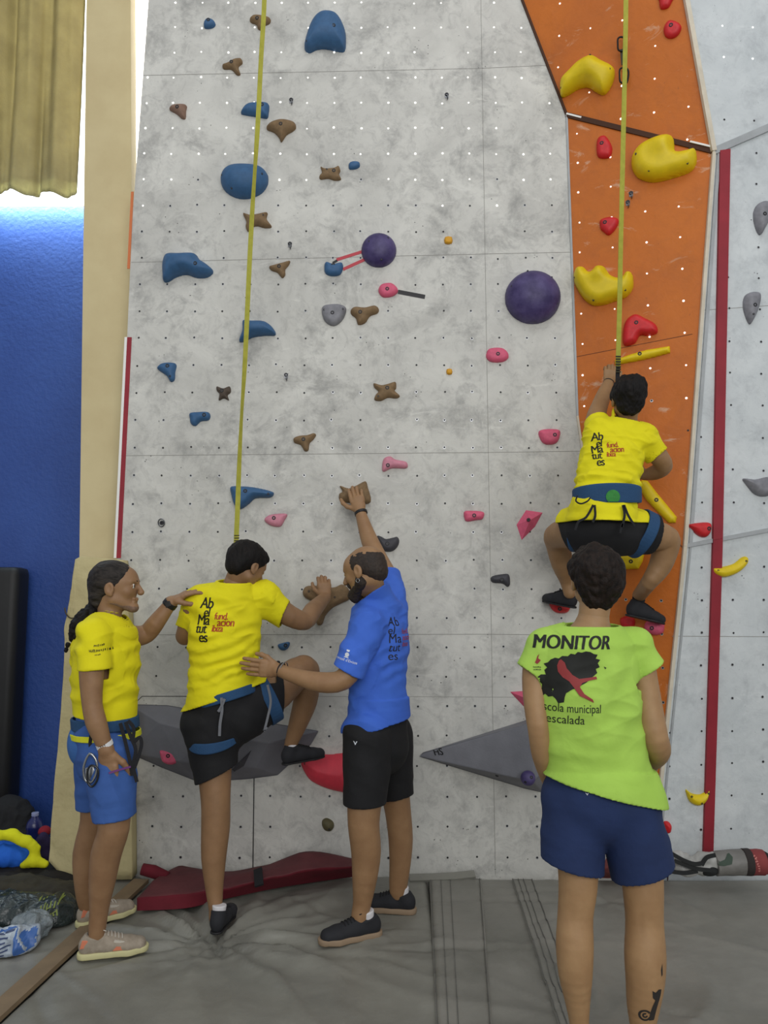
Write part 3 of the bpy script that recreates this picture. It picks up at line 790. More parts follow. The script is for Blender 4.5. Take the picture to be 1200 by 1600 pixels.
H_([(255,432),(255,412),(262,399),(283,398),(305,398),(313,407),(325,415),(334,425),(325,434),(308,435),(292,430),(276,434),(262,442),(256,440)], 'blue', .08, 'large blue pointed hold at the left of the grey board', R=.06, bolt=(310,420), bumps=[(285,410,22,.02)])
H_([(421,417),(430,414),(441,411),(453,408),(452,414),(446,422),(446,430),(441,435),(434,427),(424,423)], 'brown', .03, 'small brown three-pointed hold right of the strap, level with the large blue pointed hold', bolt=(437,419))
def circ(cx, cy, r, ry=None, n=20): return [(cx + r * math.cos(2 * math.pi * i / n), cy + (ry or r) * math.sin(2 * math.pi * i / n)) for i in range(n)]
H_(circ(592,392,27.5,26.5), 'purple', .075, 'smaller purple dome joined by red tape to a small blue hold', R=.10, screws=[(596,411),(577,384),(606,378)], sub=2)
H_([(507,414),(511,410),(521,413),(534,411),(536,420),(531,430),(518,432),(508,427)], 'blue', .035, 'small blue hold at the lower left ends of two red tapes', bolt=(521,417))
H_([(592,450),(598,444),(612,443),(621,451),(621,458),(612,464),(599,465),(592,458)], 'pink', .03, 'round pink hold with a black tape pointing right', bolt=(605,454))
H_([(503,482),(510,477),(530,476),(541,482),(538,496),(530,506),(520,510),(509,504),(504,494)], 'grey', .04, 'grey shield-shaped hold left of a brown three-armed hold', bolt=(520,492), screws=[(507,487),(536,486)])
H_([(548,485),(555,480),(570,481),(585,478),(592,483),(590,490),(578,495),(571,505),(560,508),(556,498),(549,492)], 'brown', .04, 'brown three-armed hold directly right of the grey shield-shaped hold', bolt=(563,491))
H_([(695,371),(706,371),(706,381),(695,381)], 'mustard', .02, 'small square mustard hold high on the grey board', R=.012, sub=2, group='small mustard holds')
H_([(698,577),(706,577),(706,585),(698,585)], 'mustard', .018, 'tiny mustard hold right of the brown X-shaped hold', R=.012, sub=2, group='small mustard holds')
H_(circ(832,466,43.5,41), 'purple', .13, 'larger purple dome close to the orange board', R=.155, screws=[(822,429),(859,439),(797,454),(867,480)], sub=2)
H_([(380,502),(392,502),(413,503),(426,512),(431,524),(415,525),(395,528),(383,534),(374,534),(379,517)], 'blue', .06, 'dark blue fin-shaped hold crossed by the left strap', R=.045, bumps=[(398,515,14,.015)])
H_([(246,575),(254,568),(270,567),(276,571),(274,583),(273,594),(267,597),(261,588),(250,580)], 'blue', .035, 'small blue three-cornered hold low at the left edge', bolt=(264,574), screws=[(268,590)])
H_([(339,604),(349,607),(359,604),(361,613),(356,618),(358,626),(350,623),(342,626),(343,616),(339,611)], 'darkbrown', .028, 'small dark brown four-cornered hold left of the strap', bolt=(348,612))
H_([(584,599),(596,602),(606,600),(618,597),(619,607),(617,611),(625,619),(619,623),(606,622),(595,627),(585,625),(587,617),(591,612),(585,606)], 'brown', .035, 'brown X-shaped hold in the middle of the grey board', bolt=(605,608), screws=[(591,621)])
H_([(297,646),(310,644),(325,644),(329,650),(326,657),(314,659),(306,666),(299,663),(297,655)], 'blue', .035, 'small blue hooked hold under the dark brown four-cornered hold', bolt=(321,650))
H_([(459,685),(468,681),(480,680),(490,677),(494,680),(490,687),(484,693),(482,704),(476,705),(470,696),(460,692)], 'brown', .035, 'brown three-pointed hold right of the strap, above the blue fin hold', bolt=(475,688))
H_([(598,737),(599,718),(609,713),(618,718),(635,722),(635,732),(613,732)], 'palepink', .03, 'pale pink curved hold above the raised hand of the man in blue', bolt=(606,728))
H_([(361,761),(378,760),(400,762),(425,768),(428,773),(421,778),(400,779),(389,788),(376,796),(367,790),(362,775)], 'blue', .06, 'blue tapering hold just above the dark-haired boy', R=.04, bolt=(386,769), screws=[(421,773)])
H_([(414,810),(424,804),(448,803),(445,813),(438,823),(425,822),(415,816)], 'palepink', .03, 'dusty pink hold above and right of the boy in yellow', bolt=(429,810))
H_([(531,759),(545,763),(558,758),(571,752),(575,762),(580,782),(572,788),(560,784),(545,786),(531,782),(530,772),(535,768)], 'brown', .04, 'brown bone-shaped hold gripped by the raised hand of the man in blue')
H_([(589,838),(595,838),(603,842),(614,840),(621,839),(624,846),(620,856),(611,862),(600,861),(592,853)], 'charcoal', .035, 'dark grey eared hold right of the raised arm in blue', bolt=(605,850))
H_([(760,552),(765,545),(783,544),(793,551),(794,560),(785,566),(768,566),(760,560)], 'pink', .03, 'oval pink hold below the larger purple dome', bolt=(777,555))
H_([(841,676),(850,671),(873,672),(874,684),(868,693),(855,695),(846,690)], 'pink', .035, 'pink shield-shaped hold beside the shoulder of the climber', bolt=(865,681))
H_([(725,800),(732,798),(755,800),(754,811),(744,813),(729,815),(725,808)], 'pink', .03, 'small pink block hold left of the pink faceted hold', bolt=(740,806))
H_([(768,901),(785,897),(795,898),(797,912),(793,917),(785,912),(769,910)], 'charcoal', .03, 'black hooked hold at the left of the climber\'s lower foot', bolt=(783,906))
H_([(473,924),(479,916),(495,915),(520,918),(535,913),(546,922),(546,936),(535,942),(520,950),(509,962),(504,975),(497,977),(493,968),(499,953),(494,944),(482,937),(475,932)], 'brown', .055, 'long brown three-armed hold gripped by the boy and hidden partly by a beard', R=.03, screws=[(484,924),(524,933)])
H_([(434,1008),(440,1005),(452,1003),(452,1010),(446,1016),(438,1015)], 'blue', .025, 'small blue leaf-shaped hold above the raised knee of the boy', bolt=(447,1008))
H_([(255,1169),(265,1168),(286,1170),(291,1174),(284,1186),(272,1191),(260,1187),(256,1178)], 'pink', .025, 'pink hold bolted on the low grey volume at left', bolt=(269,1176), lift=.06)
H_([(470,1189),(480,1180),(520,1178),(560,1177),(560,1215),(552,1237),(520,1234),(490,1222),(477,1208)], 'coral', .09, 'large coral red hold under the boy\'s raised shoe, behind the man in blue', R=.14, screws=[(478,1190)], group='red climbing holds')
H_([(1037,45),(1045,33),(1058,35),(1065,43),(1060,55),(1050,61),(1040,58)], 'red', .03, 'dark red hold near the top right corner of the orange board', bolt=(1049,43))
H_([(1030,-6),(1052,-4),(1050,3),(1044,13),(1033,15),(1030,4)], 'red', .03, 'red hold cut by the top edge above the dark red corner hold')
H_([(876,145),(877,127),(890,112),(905,98),(925,89),(940,96),(960,108),(958,130),(945,149),(932,145),(920,138),(905,140),(888,150),(878,153)], 'yellow', .09, 'big yellow hooked hold at the upper left of the orange board', R=.07, bumps=[(925,112,18,.03)], screws=[(880,143),(955,115),(925,94)])
H_([(986,255),(995,235),(1015,222),(1040,215),(1053,220),(1056,240),(1072,239),(1084,236),(1089,242),(1088,257),(1078,270),(1050,280),(1020,286),(995,277)], 'yellow', .10, 'big yellow mitten-shaped hold right of the strap on the orange board', R=.07, bumps=[(1035,238,16,.03)], screws=[(995,252),(1015,277),(1074,265),(1078,240)])
H_([(934,218),(945,213),(953,222),(957,234),(952,247),(936,247),(932,235)], 'red', .035, 'red upright hold left of the strap, under the fold of the orange board', bolt=(941,228))
H_([(938,345),(952,340),(966,343),(964,355),(952,368),(942,362),(938,357)], 'red', .035, 'red hold touching the strap halfway down the orange board', bolt=(946,351))
H_([(897,440),(900,422),(912,419),(922,427),(932,418),(945,419),(955,432),(970,436),(978,427),(988,429),(990,448),(980,464),(960,472),(940,478),(925,477),(910,465)], 'yellow', .09, 'big yellow three-lobed hold behind the right strap', R=.06, bumps=[(938,435,12,.025)], screws=[(900,438),(929,474),(978,459)])
H_([(973,529),(977,504),(992,492),(1008,498),(1025,508),(1027,521),(1012,525),(1000,525),(992,537),(977,541)], 'red', .05, 'large red boomerang hold above the yellow bar', R=.035, bolt=(995,508))
H_([(960,563),(985,554),(1010,547),(1047,541),(1048,552),(1010,562),(985,567),(961,571)], 'yellow', .035, 'long yellow bar hold just above the climber\'s head', bolt=(1000,555), sub=1)
H_([(995,758),(1003,750),(1012,751),(1025,768),(1058,808),(1056,817),(1045,818),(1030,803),(1010,782)], 'yellow', .035, 'long yellow bar hold slanting right of the climber\'s waist', bolt=(1026,782), sub=1)
H_([(955,867),(1008,862),(1004,878),(998,889),(955,891)], 'yellow', .035, 'yellow block hold between the climber\'s legs', bolt=(987,877), sub=1)
H_([(857,938),(865,938),(878,943),(890,948),(886,957),(872,958),(862,952)], 'red', .05, 'red hold under the climber\'s left shoe', bolt=(872,951))
H_([(970,966),(983,962),(992,968),(990,980),(977,982),(970,975)], 'red', .035, 'red hold at the heel of the climber\'s right shoe')
H_([(1009,972),(1024,968),(1037,970),(1038,983),(1034,990),(1022,992),(1008,984)], 'pink', .055, 'bright pink hold under the toe of the climber\'s right shoe', bolt=(1020,980))
H_([(1004,664),(1014,666),(1022,676),(1016,684),(1006,680)], 'red', .05, 'red hold peeping out above the climber\'s right shoulder')
H_([(1075,821),(1090,817),(1108,817),(1110,828),(1103,839),(1090,837)], 'red', .035, 'red pointed hold on the grey board left of the wide red stripe', bolt=(1103,826))
H_([(1112,887),(1125,886),(1145,881),(1158,871),(1166,870),(1167,879),(1158,890),(1145,898),(1128,902),(1114,896)], 'yellow', .035, 'yellow banana-shaped hold across the wide red stripe', screws=[(1118,891),(1161,876)])
H_([(1071,1233),(1080,1239),(1092,1241),(1101,1237),(1107,1231),(1105,1245),(1098,1255),(1088,1258),(1078,1253),(1073,1244)], 'yellow', .035, 'yellow crescent hold low beside the wide red stripe', screws=[(1077,1242),(1092,1252),(1104,1238)])
H_([(1176,337),(1181,322),(1193,315),(1203,321),(1202,340),(1195,356),(1187,368),(1180,358)], 'grey', .045, 'grey teardrop hold, upper one at the right edge', bolt=(1188,339))
H_([(1160,478),(1163,463),(1173,457),(1184,458),(1187,467),(1183,485),(1175,502),(1170,507),(1164,495)], 'grey', .045, 'grey teardrop hold, lower one at the right edge', bolt=(1173,480), screws=[(1171,494)])
H_([(1160,748),(1180,749),(1205,746),(1206,770),(1192,776),(1178,772),(1167,760)], 'grey', .045, 'grey hooked hold at the right edge beside the stripe, level with the yellow bar')
H_([(1036,1285),(1043,1283),(1048,1289),(1046,1299),(1038,1300)], 'red', .04, 'small red hold beside the navy shorts, above the coloured bag')
H_([(504,1281),(511,1278),(520,1283),(522,1291),(517,1298),(508,1297),(503,1289)], 'olive', .035, 'olive green knob low on the board left of the man in black shorts', screws=[(515,1293)])
H_([(1036,1309),(1046,1311),(1045,1318),(1036,1316)], 'charcoal', .03, 'tiny black hold just under the small red hold beside the navy shorts')
H_([(988,1122),(1003,1128),(1008,1150),(1008,1172),(998,1168),(990,1145)], 'yellow', .05, 'yellow hold glimpsed between the green shirt and its wearer\'s right arm')

# faceted ones and the big plywood volumes
def volume(ring, apex, m, label, name='wall_volume', cat='climbing volume', group=None, bevel=.004, bolt=(), pl=None):
    """ring: outline on the wall; apex: (x, y, height) points standing out"""
    pl = pl or PM; n = pl[1]; base = [on_plane(x, y, *pl) for x, y in ring]
    def up(x, y, z):      # point seen at x,y standing z off the wall
        return on_plane(x, y, pl[0] + n * z, n)
    P = base + [b - n * .002 for b in base] + [up(*a) for a in apex]
    c = sum(base, Vector()) / len(base)
    o = hull(P, name, m, loc=tuple(c), bevel=bevel); tag(o, label, cat, group)
    for x, y, z in bolt: add_bolt(o, up(x, y, z), n, .006)
    return o, up
volume([(822,797),(848,801),(836,823),(815,844),(807,820)], [(829,812,.05)], HC['pink'], 'faceted pink hold with a greyish worn top', 'climbing_hold', 'climbing hold', 'pink climbing holds', .001, [(826,812,.052)])
volume([(797,1081),(850,1078),(845,1132)], [(832,1095,.07)], HC['pink'], 'pink triangular volume behind the green-shirted person\'s left arm', group='triangular wall volumes')
vo, up = volume([(655,1182),(660,1176),(860,1113),(905,1170),(848,1238),(820,1232)], [(835,1128,.20), (833,1222,.22), (880,1170,.15)], HC['volgrey'], 'dark grey triangular volume with small black letters at its left tip', group='triangular wall volumes', bevel=.006)
for x, y, z in ((769,1187,.11), (777,1210,.115)): add_bolt(vo, up(x, y, z), PM[1], .007, mats=[M_recess, M_recess])
# the ball bolted to it
def ball():
    P = on_plane(825, 1216, PM[0] + PM[1] * .235, PM[1]); v = Vol(.003); v.ell(P, (.040, .040, .040)); v.cut(P + Vector((0, .03, 0)), (0, 1, 0))
    o = v.obj('climbing_hold', HC['purple'], loc=tuple(P), smooth=1); tag(o, 'purple ball hold at the lower right corner of the dark grey volume', 'climbing hold')
    add_bolt(o, P + Vector((.012, -.037, .014)), Vector((.2, -.95, .2)).normalized(), .005); add_bolt(o, P + Vector((-.02, -.033, -.012)), Vector((-.4, -.9, -.2)).normalized(), .004, 'screw')
ball()
vo2, up2 = volume([(200,1100),(262,1102),(315,1112),(452,1134),(498,1142),(486,1163),(434,1211),(388,1217),(311,1222),(255,1200),(200,1176)],
      [(250,1130,.10), (330,1150,.13), (420,1160,.13), (400,1200,.09), (280,1190,.09)], HC['volgrey'], 'low grey faceted volume behind the legs of the boy in yellow', group='triangular wall volumes', bevel=.006)
volume([(362,1202),(393,1172),(381,1197),(366,1206)], [(378,1190,.04)], HC['charcoal'], 'dark pointed hold on the low grey volume between the boy\'s legs', 'climbing_hold', 'climbing hold', 'black climbing holds', .001, pl=(PM[0] + PM[1] * .12, PM[1]))

# tapes on the wall
M_rtape = mat('red_tape', (190, 60, 72), .5); M_ktape = mat('black_tape', (30, 30, 32), .5)
def tape(x0, y0, x1, y1, w, m, label, name='tape'):
    a, b = on_plane(x0, y0, *PM), on_plane(x1, y1, *PM); n = PM[1]
    o = strap_obj(name, [a + n * .001, b + n * .001], n, w, .002, m, loc=tuple((a + b) / 2), sub=1); return tag(o, label, 'tape', 'short tapes on the grey board')
tape(526, 406, 567, 393, .019, M_rtape, 'upper of two short red tapes between the smaller purple dome and the small blue hold')
tape(536, 421, 571, 405, .019, M_rtape, 'lower of two short red tapes between the smaller purple dome and the small blue hold')
tape(622, 456, 664, 464, .026, M_ktape, 'short black tape running right from the round pink hold')
tape(520, 411, 527, 407, .014, M_ktape, 'scrap of black tape above the small blue hold')
# small written letters on the volume (hand lettering)
# hangers
M_hang = mat('bolt_hanger_steel', (120, 122, 126), .3, metal=.9)
def hanger(x, y, label, ringr=.014, big=False):
    pl = facet(x, y); u, v, n = axes_of(pl); c = on_plane(x, y, *pl); r = thing('bolt_hanger', c, label, 'bolt hanger', 'steel bolt hangers')
    hull([c + u * a * .013 + v * b * .018 + n * z for a, b in ((-1, .6), (1, .6), (.8, -1), (-.8, -1), (0, 1)) for z in (0, .003)], 'plate', M_hang, r)
    add_bolt(r, c + n * .005 + v * .004, n, .0065)
    k = c - v * .018 + n * .012
    tube_obj('eye', [k + n * math.cos(t) * .011 * 1.0 + v * math.sin(t) * ringr + u * .004 for t in [2 * math.pi * i / 16 for i in range(16)]], .0032, M_hang, r, 6, True)
    return r, c, u, v, n
hanger(455, 157, 'steel bolt hanger right of the left strap, above the wide brown hold')
hanger(698, 149, 'steel bolt hanger high on the grey board near its top right')
hanger(453, 382, 'small steel bolt hanger above the small brown three-pointed hold')
hanger(447, 587, 'small steel bolt hanger between strap and brown X-shaped hold')
hanger(986, 303, 'steel bolt hanger under the big yellow mitten-shaped hold')
hanger(981, 317, 'smaller steel bolt hanger directly below another, by the right strap')
hanger(787, 1066, 'steel hanger low on the board beside the green-shirted person') if False else None
# ring at the left
c0 = on_plane(253, 817, *PM); r = thing('ring_bolt', c0, 'steel ring bolt on the board above the man at left', 'ring bolt')
add_bolt(r, c0 + PM[1] * .004, PM[1], .007)
tube_obj('ring', [c0 + PM[1] * (.012 + .006 * math.sin(t)) + Vector((math.cos(t) * .018, 0, math.sin(t) * .022)) for t in [2 * math.pi * i / 20 for i in range(20)]], .0035, M_hang, r, 8, True)

# quickdraw behind the right strap
def quickdraw():
    M_k = mat('black_metal', (26, 26, 28), .35, metal=.6); M_dy = mat('quickdraw_sling', (60, 52, 30), .7); M_yg = mat('yellow_gate', (206, 190, 40), .4)
    pl = PO1; n = pl[1]; T = on_plane(972, 66, *pl); B_ = on_plane(976, 122, *pl); r = thing('quickdraw', T, 'black quickdraw with two carabiners hanging behind the right strap', 'quickdraw')
    def biner(c, hgt, wid, m, gate):
        pts_ = [(0, 1), (.9, .75), (1, 0), (.6, -.9), (0, -1), (-.8, -.8), (-.9, 0), (-.8, .75)]
        o = tube_obj('carabiner', [c + Vector((x * wid, 0, z * hgt)) + n * .035 for x, z in pts_], .0055, m, r, 8, True, smooth_path=3)
        tube_obj('gate', [c + Vector((-wid * .85, 0, -hgt * .6)) + n * .035, c + Vector((-wid * .85, 0, hgt * .6)) + n * .035], .0045, gate, o, 8)
    biner(T + Vector((0, 0, -.03)), .045, .024, M_k, M_k)
    strap_obj('sling', [on_plane(973, 82, *pl) + n * .04, on_plane(975, 106, *pl) + n * .04], n, .02, .006, M_dy, r, sub=1)
    biner(B_ + Vector((0, 0, .0)), .05, .028, M_k, M_yg)
quickdraw()
# ============================================================ PEOPLE: shared builders
def V3(*a): return Vector(a)
def C4(x, y, Y, w, f=1.0): return (at(x, y, Y), w * mpp(Y), f)      # centre seen at x,y; half width w in picture px
def ray_y(px, py):   # depth of the wall seen there
    return on_plane(px, py, *facet(px, py)).y
def nrm(v): return Vector(v).normalized()
def fold(V, d, freq, amp, seed=0, warp=.6, lo=None, hi=None, sharp=1.0, band=None):
    d = np.array(nrm(d)); n = vnoise(V, 7.0, seed); n2 = vnoise(V, 4.0, seed + 5)
    s = np.sin(freq * (V @ d) + warp * 4 * n); s = np.sign(s) * np.abs(s) ** sharp
    m = np.clip(.55 + .9 * n2, 0, 1)
    if band: m = m * np.exp(-((V[:, 2] - band[0]) / band[1]) ** 2)
    W_ = V - np.outer(V @ d, d) * .0 ; Q = V @ np.array([d, np.cross(d, (0, 1, 0)) / max(np.linalg.norm(np.cross(d, (0, 1, 0))), 1e-6) * .38, (0, .6, 0)]).T
    rid = 1 - 2.4 * np.abs(vnoise(Q, freq * .30, seed + 40)) ** .8
    return 1.15 * amp * s * m + amp * .75 * rid * np.clip(.7 + n2, .2, 1)
M_eye_w = mat('eye_white', (225, 222, 215), .3); M_eye_d = mat('eye_iris', (48, 34, 26), .25)
M_sock_w = mat('white_sock_knit', (222, 220, 222), .9, bump=.2, bscale=400, bdist=.001); M_sock_k = mat('black_sock_knit', (24, 24, 27), .9, bump=.2, bscale=400, bdist=.001)

def limb(v, pts, k=.02): v.chain(pts, k)
def hand_mesh(wr, d, pn, th, curls, rw, elbow, sc=1.0, thumb=(25, 20), tdir=None, spread=.12, h=.0022, fw=1.16):
    """wr wrist, d pointing direction, pn where the palm faces, th the thumb side"""
    d = nrm(d); pn = Vector(pn); pn = (pn - d * pn.dot(d)).normalized(); L = Vector(th); L = (L - d * L.dot(d) - pn * L.dot(pn)).normalized()
    v = Vol(h); fa = (Vector(elbow) - wr).normalized()
    v.seg(wr + fa * .035, wr, rw * 1.08, rw, .012); v.seg(wr, wr + d * .03 * sc, rw * 1.0, .034 * sc, .015, L, 1.0, .5)
    v.seg(wr + d * .028 * sc, wr + d * .078 * sc, .034 * sc, .040 * sc, .012, L, .5, .36)
    v.ell(wr + d * .035 * sc + L * .024 * sc + pn * .008 * sc, (.016 * sc, .026 * sc, .013 * sc), (L, d, pn), .012)
    lens = ((.044, .026, .021), (.048, .029, .022), (.045, .027, .021), (.035, .021, .019))
    for i in range(4):
        off = (.0295 - .0198 * i) * sc; b = wr + d * ((.078, .082, .079, .071)[i]) * sc + L * off
        fd = (d + L * spread * (1.5 - i) * .35).normalized(); ax_p = pn; ang = 0; r = (.0088, .0090, .0086, .0076)[i] * sc * fw; p = b - fd * .014 * sc
        cu = curls[i] if isinstance(curls[i], (tuple, list)) else (curls[i],) * 3
        q = b
        v.seg(p, q, r * 1.1, r * 1.05, .006)
        for j in range(3):
            ang += math.radians(cu[j]); e = (fd * math.cos(ang) + pn * math.sin(ang)).normalized(); nx = q + e * lens[i][j] * sc
            v.seg(q, nx, r * (1.05 - .09 * j), r * (.96 - .09 * j), .003); q = nx
    b = wr + d * .026 * sc + L * .028 * sc + pn * .004
    td = nrm(tdir) if tdir is not None else (d * .72 + L * .66 + pn * .25).normalized(); q = b
    tc = (L * -1 * .5 + d * .6 + pn * .3).normalized()
    for j, ln in enumerate((.040, .031, .025)):
        a = math.radians(thumb[min(j, 1)]) * (j > 0) * j; e = (td * math.cos(a) + tc * math.sin(a)).normalized(); nx = q + e * ln * sc
        v.seg(q, nx, (.0135, .0120, .0108)[j] * sc, (.0120, .0108, .0090)[j] * sc, .006); q = nx
    return v.build(smooth=1)

def head_mesh(C, F, U, sc, neck, face=1.0, ear=1.0, h=.0028, nose=1.0, jaw=1.0):
    F = nrm(F); U = Vector(U); U = (U - F * U.dot(F)).normalized(); R = F.cross(U)
    T = lambda x, f, u: C + (R * x + F * f + U * u) * sc
    A = (R, F, U); v = Vol(h)
    e = lambda c, r, k=.01, sub=False: v.ell(T(*c), tuple(x * sc for x in r), A, k * sc, sub)
    e((0, -.014, .030), (.076, .094, .082)); e((0, .030, -.012), (.060, .062, .082), .03)
    e((0, .050, .032), (.056, .044, .048), .03)
    for s in (-1, 1):
        v.seg(T(s * .050, .005, -.055), T(s * .012, .072, -.092), .020 * sc, .016 * sc, .03 * sc)
        e((s * .036, .062, -.022), (.020, .018, .020), .018)                      # cheekbone
        v.seg(T(s * .010, .092, .020), T(s * .042, .078, .022), .007 * sc, .006 * sc, .014 * sc)  # brow
        e((s * .031, .094, .002), (.016, .011, .011), .010, True)                  # eye socket
        e((s * .031, .0825, .002), (.0135, .010, .0100), .003)                      # lids
        e((s * .078, -.004, -.006), (.010 * ear, .021 * ear, .031 * ear), .004); e((s * .088, .000, -.002), (.006, .010, .017), .004, True)
        e((s * .077, .002, -.030), (.007 * ear, .009, .010), .004)
    e((0, .078, -.094 + .004), (.022 * jaw, .016, .016), .016)                      # chin
    v.seg(T(0, .094, .012), T(0, .112 * nose + .001, -.026), .0075 * sc, .0115 * sc, .008 * sc)
    e((0, .106 * nose + .002, -.030), (.015, .013, .010), .006)
    v.seg(T(-.020, .086, -.055), T(.020, .086, -.055), .0055 * sc, .0055 * sc, .006 * sc); v.seg(T(0, .093, -.054), T(0, .091, -.058), .006 * sc, .007 * sc, .006 * sc)
    v.seg(T(-.016, .084, -.066), T(.016, .084, -.066), .006 * sc, .006 * sc, .006 * sc)
    v.chain([(T(0, -.030, -.045), .050 * sc), (neck[0], neck[1])], .03)
    return v.build(smooth=1), T, (R, F, U)
def eyes(T, ax, sc, root, body):
    R, F, U = ax
    for s in (-1, 1):
        v = Vol(.0016); v.ell(T(s * .031, .0825, .002), (.0118 * sc,) * 3, ax, .001); V, Fc = v.build(smooth=1)
        c = np.array(T(s * .031, .0825, .002)); fr = (V - c) @ np.array(F) / (.0118 * sc)
        me = mesh_np('eye', V, Fc); me.materials.append(M_eye_w); me.materials.append(M_eye_d)
        mi = (fr[Fc].mean(1) > .74).astype(np.int32); me.polygons.foreach_set('material_index', mi)
        base = root_loc(body); me.transform(Matrix.Translation(-base)); me.polygons.foreach_set('use_smooth', [True] * len(me.polygons))
        o = bpy.data.objects.new('eye', me); COL.objects.link(o); o.parent = body
def body_obj(root, parts, m):
    V, F = join_np(parts); return link('body', mesh_np('body', V, F), m, root, True)

def hair_disp(amp=.004, freq=60, amp2=.006, f2=22, st=(1, 1, .35), seed=1):
    def f(V, N):
        W_ = V * np.array(st); return amp * vnoise(W_, freq, seed) + amp * .5 * vnoise(W_, freq * 2.1, seed + 1) + amp2 * vnoise(V, f2, seed + 2)
    return f

def shoe(root, heel, toe, ankle, m_up, m_sole, m_det, kind='trainer', up=(0, 0, 1), width=1.0, laces=True, hcol=.0, nm='shoe', m_lace=None):
    fwd = (toe - heel); L = fwd.length; f = fwd.normalized(); U = Vector(up); U = (U - f * U.dot(f)).normalized(); R = f.cross(U)
    P = lambda a, b, c: heel + f * (a * L) + R * b + U * c
    v = Vol(.0032); w = width
    th = .026 if kind == 'trainer' else .010
    dz = 0 if kind == 'trainer' else -.007
    v.seg(P(.13, 0, .045 + dz), P(.42, 0, .048 + dz), .033 * w, .038 * w, .02, R, 1.25, 1.0)
    v.seg(P(.42, 0, .046 + dz), P(.72, 0, .036 + dz), .038 * w, .044 * w, .02, R, 1.0, .72)
    v.seg(P(.72, 0, .036 + dz), P(.87, 0, .031 + dz), .045 * w, .038 * w, .015, R, .76, .82)
    v.seg(P(.16, 0, .06 + dz), P(.23, 0, .088 + hcol), .036 * w, .0395 * w, .015, capb=tuple(U * .96 + f * .28))
    v.seg(P(.32, 0, .080 + dz), P(.60, 0, .055 + dz), .024 * w, .020 * w, .02)
    v.cut(P(.5, 0, th - .004), -U)
    o = v.obj(nm, m_up, root, smooth=1)
    s = Vol(.003); sw = w if kind == 'trainer' else w * .86; e0 = 0 if kind == 'trainer' else .015
    s.seg(P(.12, 0, th * .5), P(.45, 0, th * .5), .037 * sw, .040 * sw, .01, R, 1.0, 1.0)
    s.seg(P(.45, 0, th * .5), P(.72, 0, th * .5), .038 * sw, .049 * sw, .01, R, 1.0, 1.0)
    s.seg(P(.72, 0, th * .5), P(.89 - e0, 0, th * .5 + .004), .049 * sw, .037 * sw, .01, R, 1.0, 1.0)
    s.cut(P(.5, 0, 0), -U); s.cut(P(.5, 0, th), U)
    s.obj('sole', m_sole, o, smooth=1)
    if laces:
        tr = TREE(o)
        def top(t, b_):
            h = tr.ray_cast(P(t, b_, .25), -U, .3); return (h[0] if h[0] is not None else P(t, b_, .06)) + U * .0022
        for j in range(6):
            t = .36 + .05 * j; tube_obj('lace', [top(t, -.024 * w), top(t + .008, -.010), top(t + .012, 0), top(t + .018, .010), top(t + .022, .024 * w)], .0026, m_lace or m_det, o, 6, smooth_path=2)
        if kind == 'trainer':
            k0 = top(.36, 0); q = lambda x, y, z: k0 + f * x + R * y + U * z
            tube_obj('lace_bow', [q(0, 0, .002), q(-.012, .022, .016), q(.012, .036, .010), q(.004, .006, .005), q(.010, -.034, .012), q(-.014, -.024, .016), q(0, 0, .004)], .0024, m_lace or m_det, o, 6, smooth_path=4)
    return o, P
def sock(root, pts, m, nm='sock'):
    v = Vol(.004); v.chain(pts, .01, capb=True); return v.obj(nm, m, root, smooth=1)

def band(name, C, ax, a_u, u, a_v, v, w, t, m, parent, dip=None, n=40, arc=(0, 2 * math.pi), phase=0):
    """webbing ring round a limb: centre, radii a_u along u and a_v along v, ax = limb axis; dip(angle) shifts along the axis"""
    u = nrm(u); v = nrm(v); ax = nrm(ax); full = abs(arc[1] - arc[0] - 2 * math.pi) < 1e-6
    A = [arc[0] + (arc[1] - arc[0]) * i / (n if full else n - 1) for i in range(n)]
    P = [C + u * math.cos(a) * a_u + v * math.sin(a) * a_v + ax * (dip(a) if dip else 0) for a in A]
    NN = [u * math.cos(a) / a_u + v * math.sin(a) / a_v for a in A]
    P2 = P; bm = bmesh.new(); rings = []
    for p, nn in zip(P2, NN):
        nn = nn.normalized(); wv = w(A[len(rings)]) if callable(w) else w
        rings.append([bm.verts.new(p + ax * (wv / 2 * x) + nn * (t * y)) for x, y in ((-1, 0), (1, 0), (1, .7), (.8, 1), (-.8, 1), (-1, .7))])
    k = len(rings)
    for i in range(k if full else k - 1):
        for j in range(6): bm.faces.new((rings[i][j], rings[i][(j + 1) % 6], rings[(i + 1) % k][(j + 1) % 6], rings[(i + 1) % k][j]))
    if not full: bm.faces.new(rings[0]); bm.faces.new(rings[-1][::-1])
    return bm_obj(name, bm, m, parent, False)

